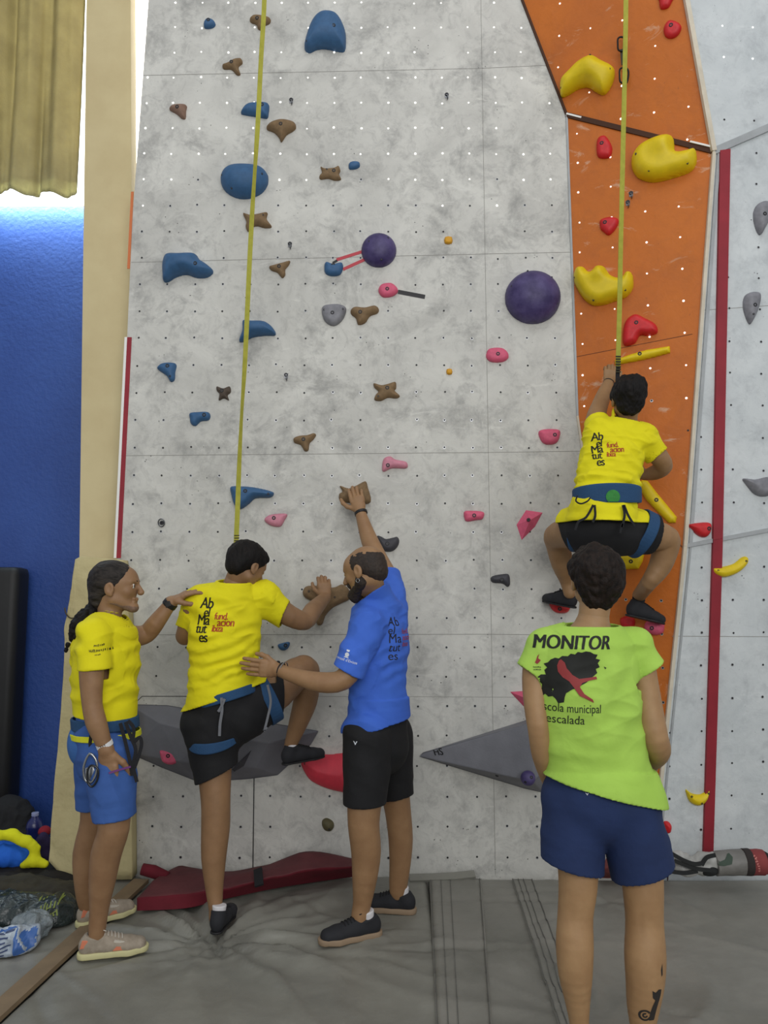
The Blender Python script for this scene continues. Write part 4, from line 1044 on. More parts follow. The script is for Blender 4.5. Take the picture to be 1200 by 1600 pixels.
# writing and emblems laid on cloth by casting onto it
def decal(name, bm2, O, right, up, targets, m, parent, off=.0022, step=.007, depth=.35, slide=None):
    """bm2: flat bmesh in (x right, y up) metres; thrown from plane O along -normal on the targets"""
    right = nrm(right); up = Vector(up); up = (up - right * up.dot(right)).normalized(); n = right.cross(up)
    bmesh.ops.triangulate(bm2, faces=bm2.faces)
    xs = [v.co.x for v in bm2.verts]; ys = [v.co.y for v in bm2.verts]
    for a, b, nn in ((min(xs), max(xs), (1, 0, 0)), (min(ys), max(ys), (0, 1, 0))):
        q = math.floor(a / step) * step + step
        while q < b:
            bmesh.ops.bisect_plane(bm2, geom=list(bm2.verts) + list(bm2.edges) + list(bm2.faces), plane_co=(q * nn[0], q * nn[1], 0), plane_no=nn); q += step
    dg = None; trees = [TREE(t) for t in targets]; bad = []
    for v in bm2.verts:
        o = O + right * v.co.x + up * v.co.y + n * .22; best = None
        for tr in trees:
            h = tr.ray_cast(o, -n, .5)
            if h[0] is not None and (best is None or h[3] < best[3]): best = h
        if best is None: bad.append(v)
        else: v.co = best[0] + n * off
    bmesh.ops.delete(bm2, geom=bad, context='VERTS')
    if not bm2.verts: bm2.free(); return None
    for f in bm2.faces:
        f.normal_update()
        if f.normal.dot(n) < 0: f.normal_flip()
    return bm_obj(name, bm2, m, parent, True, recalc=False)
_tree = {}
def TREE(o):
    if o.name not in _tree:
        b = root_loc(o.parent) if o.parent else Vector(o.location); me = o.data; k = len(me.vertices); co = np.empty(k * 3, np.float32); me.vertices.foreach_get('co', co)
        co = co.reshape(-1, 3) + np.array(b, np.float32)[None]; n = len(me.polygons); li = np.empty(len(me.loops), np.int32); me.loops.foreach_get('vertex_index', li)
        _tree[o.name] = BVHTree.FromPolygons(co.tolist(), li.reshape(n, -1).tolist() if len(li) == 4 * n else [tuple(p.vertices) for p in me.polygons])
    return _tree[o.name]
def text_bm(s, size, shear=0.0, bold=0.0, align='LEFT', sx=1.0, space=1.0):
    c = bpy.data.curves.new('writing', 'FONT'); c.body = s; c.size = 1.0; c.shear = shear; c.offset = 0; c.align_x = align; c.space_character = space; c.resolution_u = 4
    o = bpy.data.objects.new('writing', c); COL.objects.link(o); dg = bpy.context.evaluated_depsgraph_get(); dg.update()
    me = bpy.data.meshes.new_from_object(o.evaluated_get(dg)); bm = bmesh.new(); bm.from_mesh(me)
    bpy.data.objects.remove(o); bpy.data.curves.remove(c); bpy.data.meshes.remove(me)
    bmesh.ops.scale(bm, vec=(sx * size, size, 1), verts=bm.verts)
    if bold > .0006:
        g = bmesh.ops.duplicate(bm, geom=list(bm.verts) + list(bm.edges) + list(bm.faces)); nv = [q for q in g['geom'] if isinstance(q, bmesh.types.BMVert)]
        bmesh.ops.translate(bm, vec=(bold * 2.2, 0, 0), verts=nv)
    return bm
def poly_bm(polys):
    bm = bmesh.new()
    for P in polys: bm.faces.new([bm.verts.new((x, y, 0)) for x, y in P])
    return bm
def shift(bm, dx, dy): bmesh.ops.translate(bm, vec=(dx, dy, 0), verts=bm.verts); return bm

def scrawl_bm(w, h, n, seed=1):
    """print too small or worn to read: a row of short upright and slanting strokes"""
    r = random.Random(seed); P = []
    for i in range(n):
        x = -w / 2 + w * (i + .5) / n; t = w / n * .22; s_ = r.uniform(-.3, .3) * w / n; a = r.uniform(0, .25) * h; b = h * r.uniform(.7, 1)
        P.append([(x - t, a), (x + t, a), (x + t + s_, b), (x - t + s_, b)])
        if r.random() < .6: y = r.uniform(.2, .7) * h; P.append([(x, y), (x + w / n * .7, y), (x + w / n * .7, y + t * 1.2), (x, y + t * 1.2)])
    return poly_bm(P)
# ------------------------------------------------------------ clothes colours
def cloth(name, rgb, rgb2=None, b=.35, bs=30, rough=.85): return mat(name, rgb, rough, rgb2=rgb2, vscale=6, bump=b, bscale=bs, bdist=.006, var=.04 if not rgb2 else 0)
M_yel = cloth('yellow_shirt_cloth', (236, 226, 12), (228, 216, 8)); M_bluesh = cloth('blue_shirt_cloth', (66, 112, 216), (60, 104, 206))
M_lime = cloth('lime_shirt_cloth', (176, 216, 92), (168, 208, 84)); M_blk = cloth('black_shorts_cloth', (17, 17, 20), (22, 22, 25)); M_navy = cloth('navy_shorts_cloth', (24, 42, 82), (28, 48, 92))
M_bsh = cloth('blue_shorts_cloth', (60, 98, 168), (52, 88, 154))
M_harn = cloth('harness_blue_webbing', (38, 78, 118), (34, 70, 108), .3, 120); M_hblack = cloth('harness_black_webbing', (24, 24, 28)); M_gstrap = cloth('grey_strap', (112, 114, 120))
def skin(name, rgb, rgb2): return mat(name, rgb, .55, rgb2=rgb2, vscale=14, bump=.12, bscale=160, bdist=.002, sss=.06)
M_skA = skin('skin_tanned', (144, 108, 76), (156, 120, 86)); M_skB = skin('skin_warm', (140, 106, 74), (152, 116, 82)); M_skC = skin('skin_hairy_tanned', (148, 112, 78), (160, 124, 88))
M_skD = skin('skin_light_tanned', (160, 124, 86), (172, 136, 96)); M_skE = skin('skin_olive', (152, 116, 78), (162, 126, 88))
M_hairk = mat('hair_black', (12, 10, 10), .65, spec=.25, rgb2=(24, 19, 17), vscale=40, bump=.8, bscale=220, bdist=.004, stretch=(1, 1, .3))
M_hairg = mat('hair_greying', (24, 21, 20), .65, spec=.3, rgb2=(60, 54, 50), vscale=60, bump=.8, bscale=200, bdist=.004, stretch=(.35, 1, 1))
M_hairb = mat('hair_dark_brown', (18, 13, 11), .65, spec=.25, rgb2=(38, 27, 21), vscale=50, bump=.7, bscale=220, bdist=.003)
M_rubber = mat('black_rubber', (26, 26, 28), .6); M_shoek = mat('black_shoe_mesh', (34, 35, 40), .8, bump=.4, bscale=300, bdist=.002)
M_gum = mat('gum_sole', (150, 128, 104), .7); M_lace = mat('pale_lace', (196, 188, 176), .8); M_lacek = mat('black_lace', (20, 20, 22), .8)
M_ink = mat('black_print', (26, 24, 14), .7); M_inkr = mat('red_print', (176, 60, 28), .7); M_inkw = mat('white_print', (226, 232, 240), .7)
M_wb = mat('white_wristband', (226, 226, 226), .6); M_wbk = mat('black_wristband', (20, 20, 22), .5); M_steel = mat('polished_steel', (170, 172, 174), .25, metal=1.0)

def limb_pts(L): return [C4(*p) for p in L]
def ring_on(name, wr, elbow, r, w, m, root, t=.0025, rv=None):
    ax = (Vector(elbow) - wr).normalized(); u = ax.cross(Vector((0, 0, 1))); u = u.normalized() if u.length > .1 else Vector((1, 0, 0)); v = ax.cross(u)
    return band(name, wr, ax, r, u, rv or r, v, w, t, m, root, n=24)

# ============================================================ A: long-haired man at the left
def person_A():
    root = thing('person', fl(158, 1480), 'long-haired man in yellow shirt and blue shorts, one hand on the boy\'s shoulder', 'person')
    lat = V3(-.22, -.97, 0); b = Vol(.005)
    b.chain([(at(164, 1180, 3.6), .135, .75), (at(165, 1110, 3.6), .13, .72), (at(166, 1040, 3.6), .145, .72), (at(168, 1000, 3.6), .14, .66)], .04, lat)
    b.chain([C4(170, 988, 3.6, 20), C4(171, 965, 3.61, 18), C4(173, 948, 3.61, 16.5)], .03)
    bt = Vol(.005); bt.ops = list(b.ops)
    Ra = limb_pts([(146, 996, 3.44, 20), (143, 1050, 3.41, 18.5), (144, 1100, 3.40, 15), (150, 1128, 3.40, 15.5), (158, 1150, 3.41, 13), (166, 1172, 3.42, 10)])
    La = limb_pts([(190, 992, 3.76, 18), (212, 994, 3.79, 16), (229, 990, 3.82, 14.5), (243, 974, 3.80, 13.5), (268, 941, 3.80, 9.2)])
    b.chain(Ra, .02); b.chain(La, .02)
    Rl = limb_pts([(170, 1180, 3.52, 32), (176, 1250, 3.47, 27), (178, 1293, 3.45, 23), (166, 1334, 3.48, 22.5), (160, 1375, 3.50, 19.5), (155, 1420, 3.52, 14), (152, 1450, 3.53, 12.5)]); H_ = fl(120, 1498); Rl.append((H_ + (fl(226, 1484) - H_).normalized() * .075 + V3(0, 0, .055), .030, 1))
    Ll = limb_pts([(156, 1180, 3.70, 30), (150, 1240, 3.74, 24), (147, 1282, 3.76, 20), (134, 1332, 3.80, 18.5), (132, 1372, 3.81, 15.5), (134, 1412, 3.84, 11)]); H_ = fl(118, 1450); Ll.append((H_ + (fl(206, 1424) - H_).normalized() * .075 + V3(0, 0, .07), .029, 1))
    b.chain(Rl, .02); b.chain(Ll, .02)
    bl = Vol(.005); bl.ops = bt.ops + b.ops[len(bt.ops) + 2:]
    parts = [b.build(smooth=1)]
    C = at(181, 918, 3.62); (hm, T, ax) = head_mesh(C, (1, .02, .05), (0, 0, 1), 1.06, (at(171, 962, 3.61), .054), jaw=1.0)
    parts.append(hm)
    wr = Ra[-1][0]; parts.append(hand_mesh(wr, (.12, .02, -1), (.05, 1, 0), (1, 0, 0), ((4, 14, 12), (6, 18, 14), (10, 20, 14), (12, 22, 16)), .030, Ra[3][0], 1.14, tdir=(.75, .25, -.65), spread=.03))
    wl = La[-1][0]; parts.append(hand_mesh(wl, (.82, .12, .52), (.35, .3, -1), (0, -1, -.2), ((18, 16, 16),) * 4, .029, La[2][0], 1.0, tdir=(.8, .05, -.2), spread=.08))
    body = body_obj(root, parts, M_skA); eyes(T, ax, 1.06, root, body)
    # hair swept back into a ponytail
    s = 1.06; h = Vol(.003); h.ell(T(0, -.020, .036), (.086 * s, .102 * s, .088 * s), ax, .01); h.ell(T(0, -.075, -.035), (.060, .045, .070), ax, .03)
    h.cut(T(0, .040, .020), (ax[1] * .62 - ax[2] * .52)); 
    h.seg(T(0, -.085, -.05), T(0, -.105, -.085), .032, .024, .02)
    V, F = h.build(smooth=1, disp=hair_disp(.003, 50, .004, 16, (.3, 1, 1), 3)); hair = link('hair', mesh_np('hair', V, F), M_hairg, root)
    p = Vol(.0035); q0 = T(0, -.105, -.085); px_ = [at(143, 952, 3.6), at(136, 962, 3.58), at(127, 975, 3.56), at(120, 990, 3.55), at(117, 1006, 3.55)]
    p.chain(list(zip(px_, (.024, .040, .044, .030, .012))), .02)
    rr = random.Random(4)
    for i in range(26):
        t = rr.uniform(.15, 1) * 3.9; i0 = int(min(t, 3)); f = t - i0; c = px_[i0].lerp(px_[i0 + 1], f); p.ell(c + V3(rr.gauss(0, .020), rr.gauss(0, .02), rr.gauss(0, .014)), (.012,) * 3, None, .006)
    V, F = p.build(smooth=1, disp=hair_disp(.006, 60, .006, 30, (1, 1, 1), 5)); link('ponytail', mesh_np('ponytail', V, F), M_hairk, hair)
    bd = Vol(.003)
    for sd in (-1, 1): bd.seg(T(sd * .053, .0, -.055), T(sd * .014, .074, -.095), .0205 * s, .0172 * s, .02)
    bd.ell(T(0, .080, -.093), (.0235 * s, .0175 * s, .0175 * s), ax, .012); bd.cut(T(0, .09, -.068), ax[2])
    bd.seg(T(-.02, .088, -.046), T(.02, .088, -.046), .006, .006, .004)
    bd.obj('beard_stubble', mat('stubble_grey', (112, 88, 72), .8, rgb2=(132, 106, 88), vscale=90), root, smooth=1)
    for sd in (-1, 1):
        eb = Vol(.002); eb.seg(T(sd * .016, .099, .023), T(sd * .044, .085, .027), .0034, .0024, .002); eb.obj('eyebrow', M_hairk, root, smooth=0)
    # shirt
    p = Vol(.005)
    p.chain([(at(166, 1104, 3.6), .112, .84), (at(165, 1120, 3.6), .124, .88), (at(163, 1150, 3.6), .15, .86), (at(163, 1185, 3.6), .150, .80)], .03, lat, capa=True)
    p.seg(at(168, 1180, 3.53), at(182, 1276, 3.47), .100, .086, .03, capb=(.12, 0, -1)); p.seg(at(155, 1180, 3.69), at(148, 1262, 3.74), .095, .080, .03, capb=(.05, 0, -1))
    def dS(V, N): return fold(V, (-.2, .3, 1), 60, .005, 8, .9) + fold(V, (1, .4, .5), 45, .005, 9)
    p.obj('shorts', M_bsh, root, shell=.011, smooth=2, under=bl, disp=dS)
    t = Vol(.005)
    t.chain([(at(165, 1118, 3.6), .148, .93), (at(164, 1070, 3.6), .150, .93), (at(164, 1020, 3.6), .165, .86), (at(167, 990, 3.6), .150, .74)], .05, lat, capa=(-.12, 0, -1))
    t.seg(at(146, 990, 3.46), at(188, 988, 3.74), .066, .060, .05)
    t.seg(at(170, 985, 3.6), at(171, 972, 3.61), .080, .075, .03, capb=(.22, 0, 1))
    t.seg(at(146, 994, 3.45), at(148, 1046, 3.42), .066, .074, .03, capb=(.06, 0, -1))
    t.seg(at(188, 990, 3.75), at(206, 993, 3.78), .058, .054, .02, capb=(1, 0, -.15))
    def dA(V, N): return fold(V, (-.5, 0, 1), 75, .0045, 1, .7) + fold(V, (.6, .2, 1), 46, .005, 2, .8)
    sh = t.obj('t_shirt', M_yel, root, shell=.011, smooth=2, lim=.05, under=[bt, p, (bl, .012)], disp=dA)
    # sleeve print
    for i, (tx, sz, dy) in enumerate(((7, .012, .028), (13, .014, .006), (4, .008, -.010))):
        decal('sleeve_print', scrawl_bm(.0052 * tx, sz, tx, i), at(148, 1022, 3.34) + V3(0, 0, dy), (1, 0, .1), (0, 0, 1), [sh], M_ink, sh, depth=.9, step=.01)
    # shorts
    # harness
    hc = at(165, 1128, 3.6); hb = band('harness', hc, (-.12, 0, 1), .143, lat, .136, (1, -.2, 0), .050, .010, M_harn, root)
    band('accent_strap', at(166, 1146, 3.6), (-.14, 0, 1), .156, lat, .143, (1, -.2, 0), .026, .006, mat('lime_webbing', (214, 214, 40), .8), hb)
    cb = Vol(.004); cb.ell(at(130, 1162, 3.56), (.070, .075, .105), None, .01); cb.cut(at(128, 1134, 3.56), (0, 0, 1))
    cb.obj('chalk_bag', cloth('chalk_bag_cloth', (64, 112, 176), (56, 102, 166)), hb, smooth=1, disp=lambda V, N: fold(V, (1, 0, .4), 60, .004, 3))
    for pts_ in ([(196, 1128), (204, 1150), (212, 1172), (208, 1196), (214, 1222)], [(200, 1126), (209, 1138), (208, 1160), (218, 1152), (221, 1165), (213, 1192), (205, 1210)], [(188, 1130), (196, 1160), (202, 1185), (207, 1212)], [(147, 1132), (141, 1160), (146, 1185), (150, 1200)]):
        strap_obj('webbing_loop', [at(x, y, 3.44) for x, y in pts_], (.2, -1, 0), .015, .004, M_hblack, hb)
    bl = hull([at(x, y, 3.40 + d) for x, y in ((133, 1200), (146, 1196), (152, 1212), (144, 1226), (133, 1222)) for d in (0, .03)], 'belay_device', M_steel, hb, bevel=.006, smooth=True)
    tube_obj('carabiner', catmull([at(x, y, 3.385) for x, y in ((140, 1178), (150, 1188), (151, 1206), (143, 1222), (133, 1218), (131, 1198))], 5, True), .0055, M_steel, hb, 8, True)
    tube_obj('carabiner', catmull([at(x, y, 3.375) for x, y in ((143, 1196), (153, 1202), (152, 1218), (144, 1229), (137, 1222), (137, 1204))], 5, True), .0045, mat('dark_steel', (66, 68, 70), .3, metal=.9), hb, 8, True)
    strap_obj('purple_cord', [at(170, 1208, 3.38), at(186, 1203, 3.40), at(204, 1198, 3.43)], (0, -1, 0), .008, .005, mat('purple_cord', (110, 56, 120), .7), hb)
    ring_on('watch', Ra[-1][0] + V3(-.008, 0, .024), Ra[3][0], .0335, .020, M_wb, root); ring_on('watch', La[-1][0] + (La[2][0] - La[-1][0]).normalized() * .012, La[2][0], .0315, .026, M_wbk, root, .005)
    wf = La[-1][0] + (La[2][0] - La[-1][0]).normalized() * .012; hull([wf + V3(a * .018, -.030 - c * .012, b_ * .018) for a, b_ in ((-1, .4), (.4, 1), (1, -.4), (-.4, -1)) for c in (0, 1)], 'watch_case', M_wbk, root, bevel=.003)
    wbtxt = text_bm('I AM A', .012, 0, .0003, 'CENTER'); decal('wristband_print', wbtxt, Ra[-1][0] + V3(-.008, -.035, .020), (1, 0, .28), (0, 0, 1), [o for o in root.children if o.name.startswith('watch')][:1], M_ink, root, .0012, .004)
    # shoes
    M_ua = mat('trainer_taupe_mesh', (150, 138, 122), .85, rgb2=(166, 154, 138), vscale=40, bump=.4, bscale=260, bdist=.002); M_sa = mat('trainer_cream_sole', (206, 200, 150), .7); M_or = mat('coral_patch', (214, 128, 96), .7)
    for hx, tx, ank, far in (((120, 1498), (226, 1484), Rl, 0), ((118, 1450), (206, 1424), Ll, 1)):
        H0 = fl(*hx); T0 = fl(*tx); T0 = H0 + (T0 - H0).normalized() * .295
        o, P = shoe(root, H0, T0, ank[-1][0], M_ua, M_sa, M_lace)
        sd = -1 if True else 1
        side = P(.55, 1, 0) - P(.55, 0, 0); sg = 1 if side.y < 0 else -1
        hull([P(a, sg * (.036 + c * .006), z) for a, z in ((.50, .030), (.70, .028), (.72, .040), (.55, .046)) for c in (0, 1)], 'side_patch', M_or, o)
        hull([P(a, sg * (.028 + c * .008), z) for a, z in ((.50, .050), (.70, .044), (.66, .062), (.52, .072)) for c in (0, 1)], 'mesh_panel', mat('pale_mesh_panel', (206, 198, 184), .9, bump=.8, bscale=200, bdist=.003), o)
        hull([P(a, sg * (.028 + c * .007), z) for a, z in ((.04, .05), (.22, .055), (.20, .08), (.07, .085)) for c in (0, 1)], 'heel_patch', M_or, o, bevel=.003)
        sock(root, [(P(.22, 0, .055), .027), (P(.26, 0, .118), .0345)], M_sock_k)
    return root
A_ = person_A()

# ============================================================ B: boy stepping up
def person_B():
    root = thing('person', fl(336, 1450), 'dark-haired boy in yellow shirt and black shorts stepping up onto a hold', 'person')
    lat = V3(.98, .18, 0); b = Vol(.005)
    b.chain([C4(350, 1120, 3.88, 40, .75), C4(350, 1060, 3.86, 40, .68), C4(352, 990, 3.86, 45, .62), C4(358, 945, 3.87, 40, .6)], .04, lat)
    b.chain([C4(364, 930, 3.87, 22), C4(369, 905, 3.87, 16.5), C4(374, 893, 3.87, 16)], .03)
    bt = Vol(.005); bt.ops = list(b.ops)
    Ra = limb_pts([(418, 940, 3.95, 20), (452, 962, 3.99, 16.5), (476, 970, 4.06, 14.5), (488, 955, 4.15, 14), (499, 943, 4.25, 11.5), (508, 934, 4.33, 9)])
    La = limb_pts([(306, 946, 3.86, 19), (292, 985, 3.92, 15), (289, 994, 3.96, 14), (302, 972, 4.18, 12), (318, 955, 4.34, 9)])
    b.chain(Ra, .02); b.chain(La, .02)
    Ll = limb_pts([(326, 1130, 3.88, 36), (334, 1190, 3.86, 27), (337, 1250, 3.84, 22), (337, 1290, 3.84, 21.5), (334, 1340, 3.84, 18.5), (335, 1390, 3.84, 13), (337, 1422, 3.83, 10), (337, 1436, 3.82, 9.5)]); H_ = fl(335, 1462); Ll.append((H_ + V3(.007, .062, .055), .027, 1))
    Rl = limb_pts([(374, 1115, 3.90, 38), (430, 1078, 4.00, 31), (474, 1046, 4.10, 22), (480, 1062, 4.13, 20), (477, 1095, 4.17, 18.5), (466, 1130, 4.20, 14.5), (456, 1158, 4.22, 10.5), (452, 1178, 4.22, 10)])
    b.chain(Ll, .02); b.chain(Rl, .02)
    bl = Vol(.005); bl.ops = bt.ops + b.ops[len(bt.ops) + 2:]
    parts = [b.build(smooth=1)]
    C = at(385, 884, 3.88); hm, T, ax = head_mesh(C, (.62, .70, -.42), (.2, .1, 1), 1.0, (at(368, 912, 3.87), .050)); parts.append(hm)
    parts.append(hand_mesh(Ra[-1][0], (-.10, .25, 1), (-.15, 1, -.1), (-1, 0, .1), ((18, 50, 45), (18, 50, 45), (18, 50, 45), (20, 50, 45)), .028, Ra[3][0], .98, tdir=(-.8, .5, .6), spread=.05))
    parts.append(hand_mesh(La[-1][0], (.1, .3, .8), (0, 1, 0), (1, 0, 0), ((10, 30, 30),) * 4, .028, La[2][0], .98, tdir=(.7, .2, .6)))
    body = body_obj(root, parts, M_skB); eyes(T, ax, 1.0, root, body)
    h = Vol(.003); h.ell(T(0, -.018, .038), (.089, .106, .090), ax, .01); h.ell(T(0, -.06, -.025), (.066, .050, .055), ax, .03); h.ell(T(0, .055, .068), (.062, .045, .034), ax, .02)
    h.cut(T(0, .030, .000), ax[1] * .80 - ax[2] * .62)
    V, F = h.build(smooth=1, disp=hair_disp(.003, 55, .005, 18, (1, 1, .4), 13)); link('hair', mesh_np('hair', V, F), M_hairk, root)
    # shirt
    p = Vol(.005)
    p.chain([C4(348, 1068, 3.87, 43, .78), C4(348, 1085, 3.87, 46, .82), C4(346, 1110, 3.88, 49, .84), C4(342, 1135, 3.88, 46, .86)], .04, lat, capa=(0, 0, 1))
    p.seg(at(331, 1135, 3.88), at(341, 1208, 3.86), .118, .098, .04, capb=(.46, 0, -1)); p.seg(at(366, 1112, 3.90), at(438, 1078, 4.02), .132, .122, .05, capb=(1, .3, .05))
    def dS(V, N): return fold(V, (.5, .2, 1), 55, .005, 31, .9) + fold(V, (1, .4, -.3), 40, .004, 33)
    p.obj('shorts', M_blk, root, shell=.011, smooth=2, under=bl, disp=dS)
    t = Vol(.005)
    t.chain([C4(346, 1090, 3.87, 51, .80), C4(349, 1040, 3.86, 52, .72), C4(350, 990, 3.86, 54, .66), C4(356, 945, 3.87, 50, .60)], .05, lat, capa=(.35, 0, -1))
    t.seg(at(312, 938, 3.88), at(412, 932, 3.93), 25 * mpp(3.9), 25 * mpp(3.9), .05)
    t.seg(at(366, 925, 3.87), at(371, 908, 3.87), .082, .073, .03, capb=(.05, -.15, 1))
    t.seg(at(410, 936, 3.93), at(445, 961, 3.98), 26 * mpp(3.95), 22 * mpp(3.95), .03, capb=(.93, 0, -.36))
    t.seg(at(310, 944, 3.87), at(294, 982, 3.92), 24 * mpp(3.9), 20 * mpp(3.9), .03, capb=(-.3, 0, -1))
    def dB(V, N): return fold(V, (-.25, 0, 1), 110, .0045, 21, .9, band=(at(350, 1040, 3.8).z, .17)) + fold(V, (.55, 0, 1), 60, .004, 22, .8) + fold(V, (-.2, 0, 1), 95, .003, 25)
    sh = t.obj('t_shirt', M_yel, root, shell=.011, smooth=2, lim=.05, under=[bt, p, (bl, .012)], disp=dB)
    abel(sh, at(308, 996, 3.74), (1, 0, -.02), (.02, 0, 1), 1.0)
    # shorts
    hb = band('harness', at(352, 1086, 3.87), (-.28, 0, 1), .153, (1, 0, .28), .136, (0, 1, 0), .044, .008, M_harn, root, n=48)
    lw = lambda a: .020 + .030 * max(0, -math.sin(a))
    band('leg_loop', at(337, 1152, 3.87), (.1, 0, 1), .122, (1, 0, .1), .128, (0, 1, 0), lw, .009, M_harn, hb, dip=lambda a: -.030 * max(0, -math.sin(a)))
    band('leg_loop', at(414, 1088, 3.97), (.82, .3, .5), .138, V3(.35, -.9, 0), .135, (-.45, 0, .9), .062, .008, M_harn, hb)
    for P_ in ([(346, 1090), (347, 1110), (344, 1130), (343, 1150)], [(351, 1092), (346, 1104), (341, 1112)]): strap_obj('adjusting_strap', [at(x, y, 3.72) for x, y in P_], (0, -1, 0), .013, .004, M_gstrap, hb)
    for P_ in ([(418, 1070), (423, 1095), (419, 1118), (413, 1142)], [(412, 1142), (417, 1136)]): strap_obj('adjusting_strap', [at(x, y, 3.77) for x, y in P_], (0, -1, 0), .011, .004, M_gstrap, hb)
    # shoes
    H0 = fl(335, 1462); T0 = H0 + V3(.03, .27, 0); o, P = shoe(root, H0, T0, Ll[-1][0], M_shoek, M_rubber, M_lacek, 'climb', width=.95); sock(root, [(P(.22, 0, .055), .027), (P(.24, 0, .112), .034)], M_sock_w)
    H1 = at(440, 1196, 4.17); T1 = at(499, 1184, 4.29); T1 = H1 + (T1 - H1).normalized() * .26
    o, P = shoe(root, H1, T1, Rl[-1][0], M_shoek, M_rubber, M_lacek, 'climb', width=.92); sock(root, [(P(.22, 0, .055), .027), (Rl[-2][0] + V3(0, 0, -.01), .033)], M_sock_w)
    return root

def abel(shirt, O, right, up, k, wobble=False):
    """the two-colour foundation print: Ab el Ma tut es / fund. acion ibiza"""
    R = []
    S1 = .062 * k
    for tx, dx, dy, sz in (('Ab', .0, .140, S1 * 1.05), ('el', .022, .100, S1 * .9), ('Ma', -.012, .060, S1), ('tut', -.014, .022, S1 * .9), ('es', .004, -.022, S1)):
        R.append((tx, dx * k, dy * k, sz, M_ink, 'black_lettering'))
    for tx, dx, dy, sz in (('fund.', .078, .088, .040 * k), ('acion', .092, .056, .046 * k), ('ibiza', .066, .030, .038 * k)):
        R.append((tx, dx * k, dy * k, sz, M_inkr, 'red_lettering'))
    for tx, dx, dy, sz, m, nm in R:
        bm = text_bm(tx, sz, .12, (.0011 if m is M_ink else .0008) * k, sx=.92, space=.9)
        bmesh.ops.scale(bm, vec=(1, 1.18, 1), verts=bm.verts)
        decal(nm, shift(bm, dx, dy), O, right, up, [shirt], m, shirt, depth=.9)
B_ = person_B()
